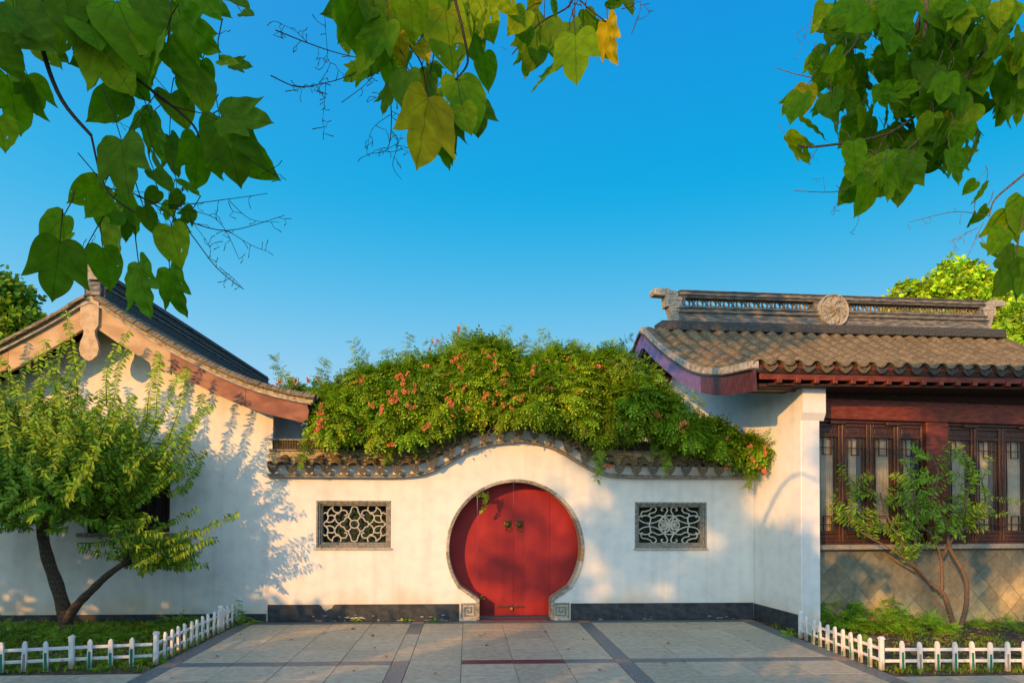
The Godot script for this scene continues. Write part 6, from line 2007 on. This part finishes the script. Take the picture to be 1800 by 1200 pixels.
# the dry flower stalks: short crooked side twigs with hooked ends
func twiglets(wood: Mb, q: Array, o: Vector3) -> void:
	if q[1] > 0.0026: return
	var sp := spline(q[0], 6)
	for i in range(4, sp.size()):
		if rng.randf() < 0.58: continue
		var at: Vector3 = sp[i] + o
		var d := Vector3(rng.randfn(0, 1), rng.randfn(0, 1), rng.randfn(0, 0.6)).normalized()
		var l := rng.randf_range(0.015, 0.055)
		var p := [at]
		for k in 4:
			at += d * l / 3.0
			d = (d + Vector3(rng.randfn(0, 0.45), rng.randfn(0, 0.45) - 0.1, rng.randfn(0, 0.3))).normalized()
			p.append(at)
		wood.tube(p, [0.0011, 0.0009, 0.0008, 0.0012], 4)
		if rng.randf() < 0.5: wood.tube([p[2], p[2] + Vector3(rng.randfn(0, 0.012), -0.014, 0), p[2] + Vector3(rng.randfn(0, 0.015), -0.024, 0)], [0.0008, 0.0008, 0.0016], 4)

func tung_trees() -> void:
	var t := node("tung_tree", self, Vector3(-5.2, 0, 11.6))
	tag(t, "tree with large lobed leaves hanging over the upper left and middle of the view", "tree", "trees overhanging the forecourt")
	var o := -t.position
	var b := Mb.new()
	b.tube(spline([Vector3(0, -0.1, 0), Vector3(0.1, 1.5, 0), Vector3(0.0, 3.2, -0.1), Vector3(0.3, 5.5, -0.2), Vector3(0.2, 9.0, -0.3)], 4), [0.22, 0.19, 0.17, 0.16, 0.15, 0.14, 0.12, 0.10, 0.08], 10)
	obj("trunk", b, M.bark, t, true)
	for q in [[Vector3(0.0, 3.4, -0.1), Vector3(1.6, 4.6, -1.5), Vector3(2.95, 4.2, -2.7), Vector3(2.93, 3.75, -2.78)], [Vector3(0.2, 4.4, -0.15), Vector3(2.3, 5.2, -1.5), Vector3(4.0, 4.6, -2.5), Vector3(4.32, 3.75, -2.65)]]:
		b = Mb.new()
		b.tube(spline(q, 5), [0.07, 0.06, 0.05, 0.04, 0.035, 0.03, 0.025, 0.02, 0.018, 0.016, 0.014, 0.012], 7)
		obj("limb", b, M.bark, t, true)
	var wood := Mb.new()
	for q in left_twigs + middle_twigs:
		var p := []
		for v in q[0]: p.append(v + o)
		var sp := spline(p, 5)
		var rr := []
		for i in sp.size(): rr.append(q[1] * lerpf(1.0, 0.45, float(i) / sp.size()))
		wood.tube(sp, rr, 6)
	for q in left_twigs + middle_twigs: twiglets(wood, q, o)
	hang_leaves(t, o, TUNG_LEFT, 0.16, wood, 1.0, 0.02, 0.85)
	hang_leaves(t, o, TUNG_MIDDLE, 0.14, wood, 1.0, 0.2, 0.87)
	kind(obj("twigs", wood, M.twig, t), "stuff")
	# the rest of the crown, above the view
	var xf := []
	var cols := []
	for q in [[Vector3(-1.5, 9.3, -0.5), Vector3(1.9, 1.3, 1.7), 320], [Vector3(-0.3, 10.2, -0.4), Vector3(1.4, 1.0, 1.4), 220]]:
		for i in q[2]:
			var d := Vector3(rng.randfn(), rng.randfn(), rng.randfn()).normalized() * pow(rng.randf(), 0.4)
			xf.append(aim(q[0] + d * q[1], Vector3(rng.randfn(0, 0.5), -1, rng.randfn(0, 0.5)), Vector3(rng.randfn(), rng.randfn(), rng.randfn()), rng.randf_range(0.15, 0.24)))
	multi("crown", S.tung[1], M.tung[1], xf, cols, t)
	t = node("tung_tree", self, Vector3(6.2, 0, 9.4))
	tag(t, "tree with smaller lobed leaves hanging into the upper right of the view", "tree", "trees overhanging the forecourt")
	o = -t.position
	b = Mb.new()
	b.tube(spline([Vector3(0, -0.1, 0), Vector3(-0.1, 1.5, 0), Vector3(0.1, 3.2, -0.1), Vector3(-0.2, 5.0, -0.2), Vector3(-0.1, 7.0, -0.3)], 4), [0.2, 0.18, 0.16, 0.14, 0.12, 0.1, 0.08], 10)
	obj("trunk", b, M.bark, t, true)
	for q in [[Vector3(0.05, 3.6, -0.1), Vector3(-1.5, 5.2, -1.0), Vector3(-3.0, 5.7, -2.0), Vector3(-3.75, 4.9, -2.2)], [Vector3(-0.1, 4.6, -0.2), Vector3(-1.8, 5.8, -1.4), Vector3(-3.6, 5.9, -2.2), Vector3(-4.2, 4.8, -2.3)]]:
		b = Mb.new()
		b.tube(spline(q, 5), [0.07, 0.06, 0.05, 0.04, 0.035, 0.03, 0.025, 0.022, 0.02, 0.018], 7)
		obj("limb", b, M.bark, t, true)
	wood = Mb.new()
	for q in right_twigs:
		var p := []
		for v in q[0]: p.append(v + o)
		var sp := spline(p, 5)
		var rr := []
		for i in sp.size(): rr.append(q[1] * lerpf(1.0, 0.5, float(i) / sp.size()))
		wood.tube(sp, rr, 6)
	for q in right_twigs: twiglets(wood, q, o)
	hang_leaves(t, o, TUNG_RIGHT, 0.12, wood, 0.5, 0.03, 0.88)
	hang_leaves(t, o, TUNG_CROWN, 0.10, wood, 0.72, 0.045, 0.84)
	kind(obj("twigs", wood, M.bark_warm, t), "stuff")
	xf = []
	for q in [[Vector3(-3.0, 6.4, -2.0), Vector3(1.6, 0.8, 1.2), 200], [Vector3(-1.0, 6.6, -1.0), Vector3(1.6, 1.2, 1.5), 240], [Vector3(0.5, 7.2, -0.4), Vector3(1.6, 1.3, 1.5), 200]]:
		for i in q[2]:
			var d := Vector3(rng.randfn(), rng.randfn(), rng.randfn()).normalized() * pow(rng.randf(), 0.4)
			xf.append(aim(q[0] + d * q[1], Vector3(rng.randfn(0, 0.5), -1, rng.randfn(0, 0.5)), Vector3(rng.randfn(), rng.randfn(), rng.randfn()), rng.randf_range(0.13, 0.2)))
	multi("crown", S.tung[0], M.tung[0], xf, [], t)

# trees and a hedge behind the photographer that break the low sun up
func sun_plane(u: float, v: float, w: float) -> Vector3:
	return Vector3(0.798, 0, 0.602) * u + Vector3(0.151, 0.968, -0.2) * v + SUN * w

func shade_trees() -> void:
	# [u, v, w, radius u, radius v, clumps]: where each tree's boughs stand across the sunlight
	var trees := [
		["broad tree standing behind the viewer to the left, shading the garden bed", [[-5.2, 0.3, -14.0, 1.9, 0.95, 260], [-7.2, 0.4, -14.5, 1.6, 1.3, 200], [-4.0, 0.2, -13.5, 0.7, 0.7, 60]]],
		["tall tree standing behind the viewer, shading the right of the gate", [[1.8, 1.3, -29.0, 1.3, 1.3, 270], [2.4, 2.7, -29.0, 0.8, 0.95, 150], [2.6, 0.6, -28.0, 1.3, 1.0, 130], [1.0, 2.4, -29.5, 0.6, 0.6, 60], [3.45, 0.9, -28.0, 0.75, 1.15, 110], [1.2, 0.5, -28.5, 0.8, 0.8, 70], [0.0, 1.2, -29.0, 0.45, 0.95, 20]]],
		["tall tree standing behind the viewer, shading the lattice windows", [[5.6, 2.85, -27.0, 1.2, 0.75, 75], [7.8, 2.9, -27.0, 1.2, 1.05, 120], [6.2, 1.15, -27.0, 1.6, 0.55, 20], [7.0, 4.6, -27.0, 1.6, 0.9, 110]]],
		["leafy tree standing close behind the viewer, shading the overhanging boughs", [[3.95, 1.0, -16.5, 0.75, 0.75, 95]]]]
	for q in trees:
		var c0: Array = q[1][0]
		var foot := sun_plane(c0[0], c0[1], c0[2])
		foot.y = 0.0
		var t := node("shade_tree", self, foot)
		tag(t, q[0], "tree", "trees behind the viewer")
		var xf := []
		var cols := []
		var b := Mb.new()
		var top := sun_plane(c0[0], c0[1], c0[2]) - foot
		b.tube(spline([Vector3(0, -0.1, 0), Vector3(0.1, top.y * 0.5, 0), top], 4), [0.2, 0.18, 0.15, 0.12, 0.1, 0.08, 0.06], 8)
		for c in q[1]:
			var m := sun_plane(c[0], c[1], c[2]) - foot
			b.tube([Vector3(0.1, top.y * 0.55, 0), m.lerp(Vector3(0.1, top.y * 0.55, 0), 0.4), m], [0.09, 0.06, 0.03], 6)
			for i in c[5]:
				var a := rng.randf() * TAU
				var rr := sqrt(rng.randf())
				var uv := Vector2(c[0] + cos(a) * rr * c[3], c[1] + sin(a) * rr * c[4])
				var hole := false
				for g in [[0.72, 2.50], [1.05, 2.12], [1.12, 1.05], [1.16, 0.62], [1.95, 0.80], [2.6, 1.7], [0.5, 1.55], [6.0, 1.4], [5.2, 3.0], [6.6, 2.6]]:
					if uv.distance_to(Vector2(g[0], g[1])) < 0.34: hole = true
				if hole: continue
				var p := sun_plane(uv.x, uv.y, c[2] + rng.randfn(0, 0.6)) - foot
				xf.append(Transform3D(Basis(Vector3(rng.randfn(), rng.randfn(), rng.randfn()).normalized(), rng.randf() * TAU).scaled(Vector3.ONE * rng.randf_range(0.4, 0.62)), p))
				cols.append(green(0.9, 0.3))
		obj("trunk", b, M.bark, t)
		multi("crown", S.clump, M.leaf_far, xf, cols, t)
	var h := node("hedge", self, Vector3(-8.0, 0, 11.0))
	tag(h, "tall clipped hedge standing behind the viewer along the forecourt", "hedge")
	var xf := []
	var cols := []
	for i in 3400:
		var u := rng.randf_range(-9.0, 11.0)
		var edge := -0.30 - 0.12 * sin(u * 1.7) - 0.08 * sin(u * 4.3 + 1.0) + (0.1 if u < -2.6 else 0.0)
		var gap := exp(-pow((u - 0.24) / 0.27, 2.0)) + exp(-pow((u + 1.95) / 0.24, 2.0)) + exp(-pow((u - 2.6) / 0.22, 2.0)) + exp(-pow((u - 5.8) / 0.3, 2.0))
		var v := edge - rng.randf() * 3.4
		if gap > 0.35 and v > -1.15: continue
		var p := sun_plane(u, v, -13.5 + rng.randfn(0, 0.25))
		if p.y < 0.0: continue
		xf.append(Transform3D(Basis(Vector3(rng.randfn(), rng.randfn(), rng.randfn()).normalized(), rng.randf() * TAU).scaled(Vector3.ONE * rng.randf_range(0.35, 0.5)), p - h.position))
		cols.append(green(0.8, 0.2))
	multi("foliage", S.clump, M.leaf_far, xf, cols, h)
